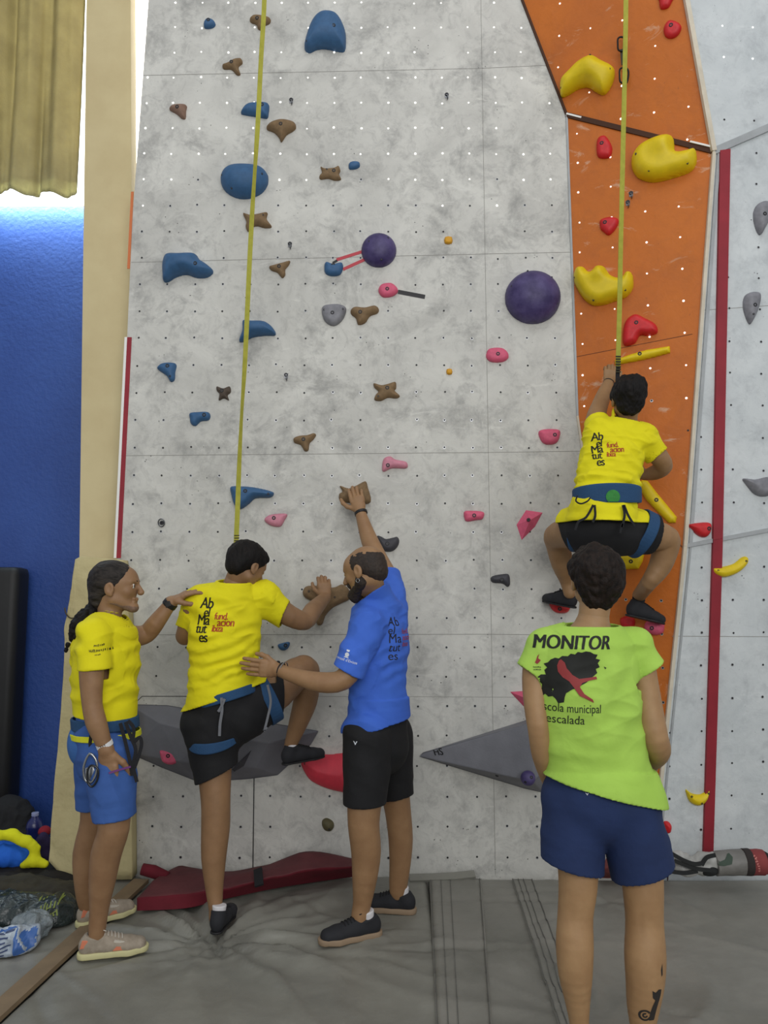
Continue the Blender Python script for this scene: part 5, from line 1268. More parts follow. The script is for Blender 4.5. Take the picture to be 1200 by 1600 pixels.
# ============================================================ C: bearded man in the blue shirt
def person_C():
    root = thing('person', fl(565, 1450), 'bearded balding man in blue shirt and black shorts, reaching up and steadying the boy', 'person')
    lat = V3(.80, .60, 0); b = Vol(.005)
    b.chain([C4(590, 1140, 3.80, 38, .75), C4(590, 1070, 3.80, 38, .7), C4(592, 1000, 3.80, 42, .65), C4(593, 960, 3.82, 38, .62)], .04, lat)
    b.chain([C4(590, 950, 3.80, 22), C4(584, 930, 3.78, 19), C4(578, 912, 3.74, 18)], .03)
    bt = Vol(.005); bt.ops = list(b.ops)
    Ra = limb_pts([(612, 935, 3.95, 20), (603, 900, 4.10, 17), (592, 876, 4.22, 15), (578, 846, 4.30, 13.5), (569, 820, 4.34, 10.5), (563, 800, 4.37, 8.3)])
    La = limb_pts([(574, 985, 3.68, 24), (556, 1030, 3.62, 18), (536, 1062, 3.59, 16), (500, 1066, 3.60, 15.5), (460, 1056, 3.64, 11.5), (435, 1047, 3.68, 9.0)])
    b.chain(Ra, .02); b.chain(La, .02)
    Ll = limb_pts([(574, 1150, 3.72, 32), (571, 1230, 3.69, 28), (568, 1285, 3.68, 24), (572, 1330, 3.70, 22.5), (570, 1370, 3.71, 19), (566, 1410, 3.72, 14), (562, 1436, 3.72, 12.5)]); H_ = fl(596, 1460); Ll.append((H_ + (fl(488, 1478) - H_).normalized() * .078 + V3(0, 0, .06), .031, 1))
    Rl = limb_pts([(608, 1150, 3.90, 30), (614, 1215, 3.94, 24), (621, 1262, 3.96, 20), (626, 1310, 3.98, 18.5), (625, 1350, 3.99, 16), (622, 1390, 4.0, 13)]); H_ = fl(650, 1427); Rl.append((H_ + V3(-.80, .18, 0).normalized() * .078 + V3(0, 0, .06), .031, 1))
    b.chain(Ll, .02); b.chain(Rl, .02)
    bl = Vol(.005); bl.ops = bt.ops + b.ops[len(bt.ops) + 2:]
    parts = [b.build(smooth=1)]
    s = 1.03; C = at(570, 892, 3.70); hm, T, ax = head_mesh(C, (-.86, .42, -.26), (-.18, .12, 1), s, (at(584, 930, 3.78), .058)); parts.append(hm)
    parts.append(hand_mesh(Ra[-1][0], (-.25, .12, .95), (.1, 1, .0), (-1, 0, -.1), ((10, 38, 40), (10, 38, 40), (10, 38, 40), (12, 38, 40)), .027, Ra[3][0], 1.08, tdir=(-.85, .15, .30), spread=.09))
    parts.append(hand_mesh(La[-1][0], (-1, .10, .10), (.05, 1, 0), (0, 0, 1), ((4, 4, 4), (4, 5, 4), (5, 6, 5), (6, 6, 5)), .028, La[3][0], 1.04, tdir=(-.75, .15, .62), spread=.10))
    body = body_obj(root, parts, M_skC); eyes(T, ax, s, root, body)
    # cropped hair ring round a bald crown
    h = Vol(.003); h.ell(T(0, -.014, .026), (.0800 * s, .0975 * s, .0815 * s), ax, .01); h.ell(T(0, -.060, -.022), (.060, .050, .050), ax, .03)
    h.ell(T(.0, -.052, .108), (.070, .080, .056), ax, .008, True); h.cut(T(0, .060, .0), ax[1] * .95 - ax[2] * .20)
    V, F = h.build(smooth=1, disp=hair_disp(.0015, 90, .001, 18, (1, 1, 1), 41)); link('hair', mesh_np('hair', V, F), mat('hair_cropped_dark', (38, 30, 25), .7, rgb2=(56, 44, 36), vscale=80, bump=.5, bscale=400, bdist=.002), root)
    bd = Vol(.003)
    for sd in (-1, 1):
        bd.seg(T(sd * .052, .004, -.056), T(sd * .013, .076, -.098), .026 * s, .024 * s, .02); bd.seg(T(sd * .066, .004, -.02), T(sd * .056, .01, -.06), .013, .018, .02)
        bd.seg(T(0, .098, -.044), T(sd * .026, .082, -.056), .009, .008, .01)
    bd.ell(T(0, .082, -.100), (.030 * s, .023 * s, .030 * s), ax, .02)
    V, F = bd.build(smooth=1, disp=hair_disp(.0025, 90, .002, 30, (1, 1, 1), 43)); link('beard', mesh_np('beard', V, F), mat('beard_dark', (30, 23, 19), .8, rgb2=(50, 38, 30), vscale=90, bump=.6, bscale=400, bdist=.002), root)
    for sd in (-1, 1):
        eb = Vol(.002); eb.seg(T(sd * .016, .099, .023), T(sd * .044, .085, .027), .0034, .0024, .002); eb.obj('eyebrow', M_hairk, root, smooth=0)
    er = T(-.088, .002, -.044); tube_obj('earring', [er + ax[1] * math.cos(t) * .009 + ax[2] * (math.sin(t) * .009 - .006) for t in [2 * math.pi * i / 18 for i in range(18)]], .0015, M_steel, root, 6, True)
    p = Vol(.005)
    p.chain([(at(592, 1095, 3.80), .136, .82), (at(592, 1118, 3.80), .142, .84), (at(592, 1150, 3.80), .150, .86), (at(592, 1170, 3.80), .150, .86)], .04, lat, capa=True)
    p.seg(at(574, 1160, 3.73), at(570, 1256, 3.68), .100, .090, .03, capb=(.02, 0, -1)); p.seg(at(608, 1160, 3.88), at(616, 1246, 3.93), .094, .074, .03, capb=(.15, 0, -1))
    def dS(V, N): return fold(V, (1, .2, .12), 40, .004, 61, .8) + fold(V, (.4, 0, 1), 40, .003, 62)
    so = p.obj('shorts', M_blk, root, shell=.011, smooth=2, under=bl, disp=dS)
    t = Vol(.005)
    t.chain([(at(594, 1130, 3.80), .152, .86), (at(591, 1080, 3.80), .148, .82), (at(591, 1020, 3.80), .150, .74), (at(594, 965, 3.82), .150, .66)], .05, lat, capa=(.20, 0, -1))
    t.seg(at(576, 972, 3.70), at(610, 945, 3.92), 27 * mpp(3.7), 23 * mpp(3.9), .05)
    t.seg(at(590, 958, 3.80), at(580, 930, 3.77), .095, .081, .03, capb=(-.55, .1, .85))
    t.seg(at(574, 982, 3.69), at(544, 1050, 3.61), 27 * mpp(3.7), 26 * mpp(3.6), .03, capb=(-.46, 0, -.9))
    t.seg(at(612, 945, 3.93), at(604, 898, 4.10), 24 * mpp(3.95), 22 * mpp(4.08), .03, capb=(-.15, .5, .85))
    def dC(V, N): return fold(V, (.75, 0, 1), 62, .005, 51, .8) + fold(V, (-.55, 0, 1), 100, .0035, 52, .9, band=(at(590, 1050, 3.8).z, .22)) + fold(V, (1, .3, .25), 50, .003, 53)
    sh = t.obj('t_shirt', M_bluesh, root, shell=.011, smooth=2, lim=.05, under=[bt, p, (bl, .012)], disp=dC)
    # sleeve emblem: small lamp-like crest and a line of white letters
    O = at(541, 1027, 3.55); rt, up_ = V3(1, 0, -.28), V3(.28, 0, 1)
    cr = poly_bm([[(.010 * math.cos(q) , .012 + .010 * math.sin(q)) for q in [2 * math.pi * i / 12 for i in range(12)]], [(-.006, .026), (.006, .026), (.008, .034), (-.008, .034)], [(-.012, -.002), (.012, -.002), (.009, .002), (-.009, .002)]])
    decal('sleeve_emblem', cr, O, rt, up_, [sh], M_inkw, sh, depth=.9)
    decal('sleeve_lettering', shift(text_bm("Consell d'Eivissa", .017, 0, .0004, 'CENTER'), 0, -.018), O, rt, up_, [sh], M_inkw, sh, depth=.9)
    # writing on the back, seen edge-on down the spine
    Ob = at(636, 1000, 3.5)
    for tx, dy, sz, mm in (('Ab', .07, .06, M_ink), ('el', .03, .055, M_ink), ('Ma', -.01, .06, M_ink), ('tut', -.05, .055, M_ink), ('es', -.09, .055, M_ink)):
        decal('back_lettering', shift(text_bm(tx, sz, .1, .0004, 'LEFT'), -.085, dy), at(625, 1000, 3.75), (.62, .78, 0), (0, 0, 1), [sh], mm, sh, depth=.9)
    for tx, dy, sz in (('fund.', .03, .036), ('acion', 0, .040), ('ibiza', -.03, .034)):
        decal('back_lettering_red', shift(text_bm(tx, sz, .1, .0004, 'LEFT'), -.005, dy), at(625, 1000, 3.75), (.62, .78, 0), (0, 0, 1), [sh], M_inkr, sh, depth=.9)
    decal('shorts_mark', poly_bm([[(-.010, .008), (-.005, .008), (0, -.002), (.005, .008), (.010, .008), (0, -.010)]]), at(556, 1156, 3.68), (1, 0, 0), (0, 0, 1), [so], M_inkw, so, depth=.9)
    ring_on('watch', Ra[-1][0] + V3(.004, 0, -.006), Ra[3][0], .0325, .018, M_wbk, root, .005); ring_on('bracelet', La[-1][0] + V3(.012, 0, 0), La[3][0], .0335, .006, M_wbk, root, .003); ring_on('bracelet', La[-1][0] + V3(.024, 0, .002), La[3][0], .0345, .005, M_steel, root, .002)
    for hx, tx, ank in (((596, 1460), (488, 1478), Ll), ((650, 1427), (582, 1431), Rl)):
        H0 = fl(*hx); T0 = fl(*tx); T0 = H0 + (T0 - H0).normalized() * .30
        if hx[0] == 650: T0 = H0 + V3(-.80, .18, 0).normalized() * .29
        o, P = shoe(root, H0, T0, ank[-1][0], M_shoek, M_gum, M_lacek, width=1.04); sock(root, [(P(.22, 0, .055), .027), (P(.25, 0, .118), .036)], M_sock_w)
    return root
C_ = person_C()

# ============================================================ D: person in the green MONITOR shirt
def person_D():
    root = thing('person', fl(955, 1690), 'short-haired person seen from behind in lime green shirt and navy shorts', 'person')
    lat = V3(1, 0, 0); b = Vol(.005)
    b.chain([C4(938, 1240, 2.72, 70, .66), C4(930, 1170, 2.71, 62, .64), C4(918, 1080, 2.70, 66, .62), C4(918, 1020, 2.70, 66, .58)], .04, lat)
    b.chain([C4(922, 1000, 2.70, 34), C4(927, 968, 2.70, 24), C4(929, 945, 2.71, 23)], .03)
    bt = Vol(.005); bt.ops = list(b.ops)
    La = limb_pts([(842, 1022, 2.71, 22), (836, 1060, 2.70, 20), (838, 1105, 2.68, 18.5), (842, 1142, 2.67, 16.5), (848, 1180, 2.71, 16.5), (860, 1222, 2.80, 12), (874, 1248, 2.87, 9.5)])
    Ra = limb_pts([(996, 1020, 2.71, 24), (1006, 1065, 2.70, 21), (1014, 1110, 2.69, 21), (1023, 1152, 2.68, 20), (1028, 1172, 2.72, 19), (1022, 1186, 2.82, 15), (1018, 1192, 2.90, 11)])
    b.chain(La, .02); b.chain(Ra, .02)
    Ll = limb_pts([(900, 1260, 2.72, 40), (903, 1340, 2.70, 31), (903, 1385, 2.69, 28.5), (899, 1430, 2.69, 26), (898, 1475, 2.68, 27.5), (899, 1520, 2.68, 25), (902, 1560, 2.69, 19), (905, 1600, 2.70, 14), (906, 1640, 2.70, 13), (906, 1665, 2.70, 15)])
    Rl = limb_pts([(980, 1265, 2.72, 42), (1001, 1350, 2.70, 32), (1005, 1395, 2.69, 29.5), (1007, 1440, 2.69, 27.5), (1008, 1490, 2.68, 30), (1008, 1530, 2.68, 28), (1005, 1570, 2.69, 23.5), (1004, 1605, 2.70, 18), (1003, 1640, 2.70, 14.5), (1003, 1665, 2.70, 16)])
    b.chain(Ll, .02); b.chain(Rl, .02)
    for x, y in ((905, 1672), (1004, 1672)): b.chain([(at(x, y, 2.70), .032), (at(x, y + 16, 2.70) + V3(0, -.02, 0), .028), ], .02); b.chain([(at(x, y + 8, 2.72), .034), (at(x, y + 20, 2.82), .034, .7), (at(x, y + 2, 2.90), .040, .4)], .02)
    # the popliteal hollow behind each knee
    for x, y in ((893, 1438), (1002, 1446)): b.ell(at(x, y, 2.60), (.012, .030, .045), None, .02, True)
    bl = Vol(.005); bl.ops = bt.ops + b.ops[len(bt.ops) + 2:]
    parts = [b.build(smooth=1)]
    s = 1.0; C = at(931, 906, 2.72); hm, T, ax = head_mesh(C, (.06, 1, .12), (0, -.1, 1), s, (at(927, 966, 2.70), .052)); parts.append(hm)
    parts.append(hand_mesh(Ra[-1][0], (.12, .55, -.75), (-.9, .35, -.3), (-.4, .6, .6), ((28, 45, 30), (32, 45, 30), (36, 45, 30), (40, 45, 30)), .026, Ra[4][0], .98, tdir=(-.5, .7, -.3), spread=.08))
    parts.append(hand_mesh(La[-1][0], (.5, .5, -.5), (.6, -.3, .3), (.3, .6, .6), ((20, 40, 30),) * 4, .024, La[4][0], .95))
    body = body_obj(root, parts, M_skD); eyes(T, ax, s, root, body)
    h = Vol(.003); h.ell(T(0, -.016, .036), (.091, .108, .092), ax, .01); h.ell(T(0, -.055, -.022), (.072, .056, .060), ax, .03); h.ell(T(0, .05, .075), (.055, .04, .03), ax, .03); h.ell(T(0, -.062, -.070), (.045, .034, .035), ax, .03)
    h.cut(T(0, .030, .000), ax[1] * .85 - ax[2] * .50)
    def dh(V, N):
        W_ = V * np.array((1, 1, .55)); return .007 * vnoise(W_, 26, 71) + .0055 * np.abs(vnoise(W_, 55, 72)) + .003 * vnoise(W_, 120, 73)
    V, F = h.build(smooth=1, disp=dh); link('hair', mesh_np('hair', V, F), M_hairb, root)
    p = Vol(.0048)
    p.chain([C4(940, 1198, 2.72, 66, .60), C4(938, 1214, 2.72, 76, .68), C4(937, 1240, 2.72, 86, .72), C4(938, 1256, 2.72, 84, .70)], .04, lat, capa=True)
    p.seg(at(896, 1258, 2.71), at(893, 1352, 2.70), .108, .102, .018, capb=(-.24, 0, -1)); p.seg(at(982, 1262, 2.71), at(1004, 1362, 2.70), .112, .107, .018, capb=(.30, 0, -1))
    def dS(V, N): return fold(V, (.6, .2, 1), 34, .005, 91, .8) + fold(V, (1, .2, .15), 40, .004, 92)
    so = p.obj('shorts', M_navy, root, shell=.010, smooth=2, under=bl, disp=dS)
    t = Vol(.0045)
    t.chain([C4(937, 1232, 2.71, 85, .66), C4(932, 1190, 2.71, 79, .64), C4(920, 1125, 2.70, 75, .64), C4(914, 1060, 2.70, 79, .62), C4(918, 1018, 2.70, 76, .58)], .05, lat, capa=(-.26, 0, -1))
    t.seg(at(852, 1010, 2.71), at(990, 1006, 2.71), 24 * mpp(2.7), 24 * mpp(2.7), .05)
    t.seg(at(921, 1004, 2.70), at(925, 976, 2.70), .110, .076, .03, capb=(.0, -.05, 1))
    t.seg(at(850, 1012, 2.71), at(829, 1052, 2.70), 26 * mpp(2.7), 25 * mpp(2.7), .03, capb=(-.75, 0, -1)); t.seg(at(988, 1010, 2.71), at(1013, 1046, 2.70), 27 * mpp(2.7), 27 * mpp(2.7), .03, capb=(.62, 0, -1))
    zb = at(930, 1205, 2.6).z
    def dD(V, N): return fold(V, (.12, 0, 1), 70, .006, 81, .8, band=(zb, .10)) + fold(V, (-.5, .1, 1), 42, .0045, 82, .8) + fold(V, (1, 0, .5), 40, .003, 83)
    sh = t.obj('t_shirt', M_lime, root, shell=.010, smooth=2, lim=.05, under=[bt, p, (bl, .012)], disp=dD)
    sc_ = mpp(2.58)
    O = at(925, 1060, 2.2)
    px = lambda x, y: ((x - 925) * sc_, -(y - 1060) * sc_)
    def put(nm, polys, m): decal(nm, poly_bm([[px(x, y) for x, y in P] for P in polys]), at(925, 1060, 2.56), (1, 0, .0), (0, 0, 1), [sh], m, sh, depth=.5)
    def word(s_, x, y, size, shear, bold, m, sx=1.0, space=1.0, nm='lettering', wpx=None):
        bm = text_bm(s_, size, shear, bold, 'LEFT', sx, space); x0 = min(v.co.x for v in bm.verts); x1 = max(v.co.x for v in bm.verts)
        if wpx: bmesh.ops.scale(bm, vec=(wpx * sc_ / (x1 - x0), 1, 1), verts=bm.verts); x0 *= wpx * sc_ / (x1 - x0)
        q = px(x, y); shift(bm, q[0] - x0, q[1]); decal(nm, bm, at(925, 1060, 2.56), (1, 0, .0), (0, 0, 1), [sh], m, sh, depth=.5)
    M_pr = mat('dark_print', (24, 26, 22), .7); M_prr = mat('brick_red_print', (148, 52, 52), .7)
    word('MONITOR', 844, 1017, 30 * sc_, .30, .0022, M_pr, wpx=114, nm='monitor_lettering')
    isl = [(919,1020),(926,1021),(931,1024),(937,1025),(934,1031),(941,1033),(937,1038),(940,1044),(934,1047),(936,1053),(930,1058),(925,1062),(919,1067),(911,1071),(906,1075),(897,1078),(888,1084),(886,1090),(885,1098),(877,1100),(874,1094),(870,1090),(865,1092),(861,1088),(857,1092),(853,1090),(852,1083),(848,1076),(849,1069),(844,1060),(851,1061),(855,1058),(862,1058),(860,1051),(864,1047),(859,1041),(865,1039),(869,1034),(875,1031),(880,1032),(885,1028),(893,1028),(897,1024),(903,1025),(907,1021),(913,1022)]
    put('island_print', [isl], M_pr); put('island_print', [[(946, 1043), (950, 1045), (948, 1047)]], M_pr)
    fig = [(883,1033),(888,1038),(890,1046),(898,1056),(908,1062),(924,1060),(934,1058),(935,1062),(924,1064),(912,1068),(908,1074),(914,1084),(926,1092),(928,1097),(918,1092),(907,1087),(900,1076),(893,1066),(884,1060),(878,1052),(877,1043),(880,1035)]
    decal('climber_print', poly_bm([[px(x, y) for x, y in fig]]), at(925, 1060, 2.56), (1, 0, 0), (0, 0, 1), [sh], M_prr, sh, depth=.5, off=.0040)
    word('Escola municipal', 852, 1113, 19 * sc_, 0, .0003, M_pr, wpx=87, nm='school_lettering'); word('escalada', 862, 1131, 19 * sc_, 0, .0003, M_pr, wpx=53, nm='school_lettering')
    put('crest', [[(848, 1036), (850, 1030), (853, 1026), (851, 1033), (855, 1036), (850, 1042), (846, 1040)]], M_prr)
    for yy in (1048, 1052): q = px(849, yy); decal('crest_lettering', shift(scrawl_bm(12 * sc_, 2.6 * sc_, 8, yy), *q), at(925, 1060, 2.56), (1, 0, .0), (0, 0, 1), [sh], M_pr, sh, depth=.5)
    decal('shorts_mark', poly_bm([[(-.006, .004), (0, 0), (.006, .004), (0, -.005)]]), at(920, 1243, 2.57), (1, 0, 0), (0, 0, 1), [so], M_inkw, so, depth=.6)
    # calf tattoo
    M_tat = mat('tattoo_ink', (44, 40, 38), .6); k2 = mpp(2.63)
    tp = lambda P: [((x - 1020) * k2, -(y - 1570) * k2) for x, y in P]
    polys = [tp([(1019,1549),(1024,1552),(1029,1548),(1034,1549),(1033,1558),(1030,1568),(1027,1580),(1024,1596),(1016,1596),(1017,1584),(1020,1574),(1024,1564),(1020,1560)])]
    for (cx, cy, ro, ri, a0, a1) in ((1010, 1588, 9, 6, 20, 330), (1010, 1588, 4, 1.5, 0, 300)):
        n_ = 16; A_ = [math.radians(a0 + (a1 - a0) * i / n_) for i in range(n_ + 1)]
        for i in range(n_): polys.append(tp([(cx + ro * math.cos(A_[i]), cy + ro * math.sin(A_[i])), (cx + ro * math.cos(A_[i + 1]), cy + ro * math.sin(A_[i + 1])), (cx + ri * math.cos(A_[i + 1]), cy + ri * math.sin(A_[i + 1])), (cx + ri * math.cos(A_[i]), cy + ri * math.sin(A_[i]))]))
    polys.append(tp([(1033,1520),(1036,1512),(1036,1528),(1034,1530)]))
    decal('calf_tattoo', poly_bm(polys), at(1020, 1570, 2.625), (1, 0, 0), (0, 0, 1), [body], M_tat, body, depth=.5, off=.0012)
    return root
D_ = person_D()

# ============================================================ E: the climber
def person_E():
    root = thing('person', at(948, 955, ray_y(948, 955) - .15), 'boy in yellow shirt climbing the orange board in a harness', 'person')
    lat = V3(1, 0, 0); b = Vol(.0045)
    b.chain([C4(940, 825, 3.86, 38, .8), C4(942, 785, 3.86, 36, .72), C4(952, 735, 3.90, 40, .66), C4(963, 688, 3.95, 38, .6)], .04, lat)
    b.chain([C4(972, 680, 3.95, 20), C4(980, 658, 3.95, 15.5), C4(981, 645, 3.95, 15)], .03)
    bt = Vol(.005); bt.ops = list(b.ops)
    La = limb_pts([(934, 680, 3.95, 18), (931, 655, 4.04, 15.5), (937, 634, 4.14, 13), (944, 616, 4.20, 11.5), (951, 598, 4.24, 8)])
    Ra = limb_pts([(1008, 688, 3.95, 18), (1028, 712, 3.95, 15), (1037, 728, 3.99, 13.5), (1024, 738, 4.06, 12), (1008, 742, 4.14, 8.5)])
    b.chain(La, .02); b.chain(Ra, .02)
    yl = ray_y(886, 935) - .20; yr = ray_y(1005, 960) - .12
    Ll = limb_pts([(914, 828, 3.90, 30), (890, 832, 4.02, 25), (870, 838, 4.14, 20), (872, 850, 4.20, 19), (878, 880, 4.24, 16.5), (886, 908, 4.30, 11), (890, 926, yl, 9.5)])
    Rl = limb_pts([(964, 832, 3.88, 32), (1005, 834, 3.92, 27), (1040, 842, 3.96, 21), (1040, 856, 3.98, 20), (1031, 885, 4.00, 17), (1014, 910, 4.02, 12.5), (999, 930, yr, 10.5)])
    b.chain(Ll, .02); b.chain(Rl, .02)
    bl = Vol(.005); bl.ops = bt.ops + b.ops[len(bt.ops) + 2:]
    parts = [b.build(smooth=1)]
    s = .97; C = at(981, 624, 3.93); hm, T, ax = head_mesh(C, (.10, 1, .22), (-.02, -.2, 1), s, (at(980, 658, 3.95), .046)); parts.append(hm)
    parts.append(hand_mesh(La[-1][0], (.22, .2, .95), (.05, 1, 0), (1, 0, 0), ((15, 45, 40),) * 4, .025, La[2][0], .92, tdir=(.8, .3, .5), spread=.05))
    parts.append(hand_mesh(Ra[-1][0], (-.7, .5, .3), (0, 1, 0), (.2, 0, 1), ((15, 45, 40),) * 4, .025, Ra[2][0], .92))
    body = body_obj(root, parts, M_skE); eyes(T, ax, s, root, body)
    h = Vol(.003); h.ell(T(0, -.018, .036), (.087, .104, .090), ax, .01); h.ell(T(0, -.058, -.025), (.066, .052, .060), ax, .03); h.ell(T(.045, -.01, .085), (.045, .05, .035), ax, .03)
    h.cut(T(0, .030, .000), ax[1] * .85 - ax[2] * .50)
    V, F = h.build(smooth=1, disp=hair_disp(.006, 50, .008, 20, (1, 1, .5), 113)); link('hair', mesh_np('hair', V, F), M_hairk, root)
    p = Vol(.0048)
    p.chain([C4(942, 800, 3.86, 38, .80), C4(940, 812, 3.86, 42, .82), C4(940, 828, 3.87, 44, .85)], .04, lat, capa=(0, 0, 1))
    p.seg(at(915, 824, 3.90), at(882, 827, 4.03), .102, .090, .05, capb=(-1, .5, -.35)); p.seg(at(966, 830, 3.88), at(1020, 832, 3.93), .108, .098, .05, capb=(1, .25, -.2))
    def dS(V, N): return fold(V, (.3, .2, 1), 55, .004, 131, .9)
    p.obj('shorts', M_blk, root, shell=.010, smooth=2, under=bl, disp=dS)
    t = Vol(.0048)
    t.chain([C4(941, 817, 3.86, 58, .86), C4(945, 785, 3.86, 48, .76), C4(949, 765, 3.87, 46, .72), C4(955, 715, 3.90, 47, .68), C4(963, 688, 3.93, 46, .62)], .04, lat, capa=(-.03, 0, -1))
    t.seg(at(936, 682, 3.94), at(1004, 684, 3.94), 23 * mpp(3.95), 23 * mpp(3.95), .05)
    t.seg(at(966, 684, 3.94), at(978, 658, 3.95), .078, .070, .03, capb=(.25, -.1, 1))
    t.seg(at(1002, 686, 3.94), at(1027, 712, 3.95), 24 * mpp(3.95), 19 * mpp(3.95), .03, capb=(.6, 0, -.7)); t.seg(at(938, 680, 3.94), at(932, 658, 4.02), 23 * mpp(3.95), 18 * mpp(4), .03, capb=(-.1, .6, .8))
    zw = at(948, 750, 3.8).z
    def dE(V, N): return fold(V, (.8, 0, 1), 75, .0045, 121, .8) + fold(V, (.1, 0, 1), 110, .005, 122, .8, band=(zw, .05)) + fold(V, (-.5, 0, 1), 60, .0035, 123)
    sh = t.obj('t_shirt', M_yel, root, shell=.010, smooth=2, lim=.05, under=[bt, p, (bl, .012)], disp=dE)
    abel(sh, at(931, 722, 3.79), (.985, 0, .04), (.04, 0, 1), .84)
    hb = band('harness', at(948, 775, 3.865), (.02, 0, 1), .162, lat, .132, (0, 1, 0), lambda a: .070 + .026 * max(0, -math.sin(a)), .010, M_harn, root, n=56)
    pn = at(957, 776, 3.72)
    ys_ = 3.865 - .146
    dsk = poly_bm([[(.034 * math.cos(q), .034 * math.sin(q)) for q in [2 * math.pi * i / 28 for i in range(28)]]])
    decal('logo_patch', dsk, at(958, 776, 3.72), (1, 0, 0), (0, 0, 1), [hb], mat('green_patch', (46, 134, 52), .7, var=.15, vscale=60), hb, depth=.4, off=.004, step=.012)
    band('leg_loop', at(902, 826, 3.95), (-.85, .45, -.1), .110, (.1, .1, 1), .112, (.45, .85, 0), .050, .009, M_harn, hb); band('leg_loop', at(1000, 834, 3.905), (.90, .15, -.42), .118, (.42, 0, .9), .118, (-.15, 1, 0), .058, .009, M_harn, hb)
    for P_ in ([(927, 789), (916, 808), (904, 815), (899, 828)], [(929, 789), (930, 806), (926, 816)], [(973, 789), (976, 804), (972, 824)], [(975, 789), (982, 806), (992, 822)], [(972, 818), (969, 833)]):
        strap_obj('webbing_strap', [at(x, y, 3.70) for x, y in P_], (0, -1, 0), .011, .004, M_hblack, hb)
    tube_obj('gear_loop', [at(902, 775, 3.76), at(900, 783, 3.72), at(908, 787, 3.70), at(918, 783, 3.70), at(922, 778, 3.72)], .004, M_hblack, hb, 8, smooth_path=4)
    hL = at(899, 951, yl + .01); tL = at(862, 943, ray_y(862, 942) - .05); tL = hL + (tL - hL).normalized() * .24
    o, P = shoe(root, hL, tL, Ll[-1][0], M_shoek, M_rubber, M_lacek, 'climb', width=.92, laces=True); sock(root, [(P(.22, 0, .055), .027), (Ll[-1][0] + V3(0, 0, .01), .032)], M_sock_k)
    hR = at(978, 962, yr - .02); tR = at(1032, 975, ray_y(1030, 972) - .065); tR = hR + (tR - hR).normalized() * .235
    o, P = shoe(root, hR, tR, Rl[-1][0], M_shoek, M_rubber, M_lacek, 'climb', width=.95); sock(root, [(P(.22, 0, .055), .027), (P(.25, 0, .112), .036)], M_sock_k)
    ring_on('wristband', La[-1][0], La[2][0], .029, .006, M_wbk, root, .002)
    return root
E_ = person_E()
# ============================================================ BELAY STRAPS
M_web = mat('yellow_green_webbing', (176, 172, 62), .75, rgb2=(160, 158, 52), vscale=30, bump=.3, bscale=300, bdist=.001)
M_stitch = mat('dark_stitching', (52, 50, 26), .8)
def belay(pts_, label, marks, tail):
    top = at(*pts_[0][:3]); r = thing('belay_strap', top, label, 'belay strap', 'belay straps of the two climbers')
    P = [at(x, y, Y) for x, y, Y, a in pts_]; NN = [Vector((math.sin(a), -math.cos(a), 0)) for *_, a in pts_]
    strap_obj('webbing', P, NN, .026, .003, M_web, r, sub=8)
    for y0, y1, x0, x1, Y, m, w in marks:
        strap_obj('stitching', [at(x0, y0, Y), at(x1, y1, Y)], (0, -1, 0), w, .0045, m, r, sub=1)
    strap_obj('black_sling', [at(*q) for q in tail], (0, -1, 0), .022, .006, M_hblack, r, sub=3)
    return r
belay([(414, -120, 4.02, 0), (413, 0, 4.04, .1), (408, 90, 4.05, .5), (403, 190, 4.05, .25), (398, 270, 4.06, 1.0), (393, 350, 4.08, .5), (388, 450, 4.09, .1), (383, 560, 4.1, .6), (378, 640, 4.1, 1.15), (374, 720, 4.1, .8), (371, 800, 4.1, .2), (369, 852, 4.1, 0), (370, 900, 4.12, 0)],
      'long yellow-green belay strap running down the grey board to the boy at its foot', [(836 + 4 * k, 837.5 + 4 * k, 370, 370, 4.098, M_stitch, .027) for k in range(5)], [(370, 900, 4.12), (372, 1000, 4.13), (374, 1080, 4.03)])
belay([(978, -120, 3.92, 0), (978, 0, 3.93, 0), (976, 120, 3.95, .15), (973, 250, 3.98, 0), (970, 380, 4.02, .2), (968, 480, 4.05, 0), (966, 562, 4.08, 0), (966, 576, 4.09, 0)],
      'yellow-green belay strap over the orange board, clipped to the climber', [(556 + 4 * k, 558 + 4 * k, 966, 966, 4.075, M_stitch, .027) for k in range(7)], [(966, 574, 4.088), (965, 592, 4.09), (966, 660, 4.12), (958, 760, 4.06), (952, 790, 4.02)])

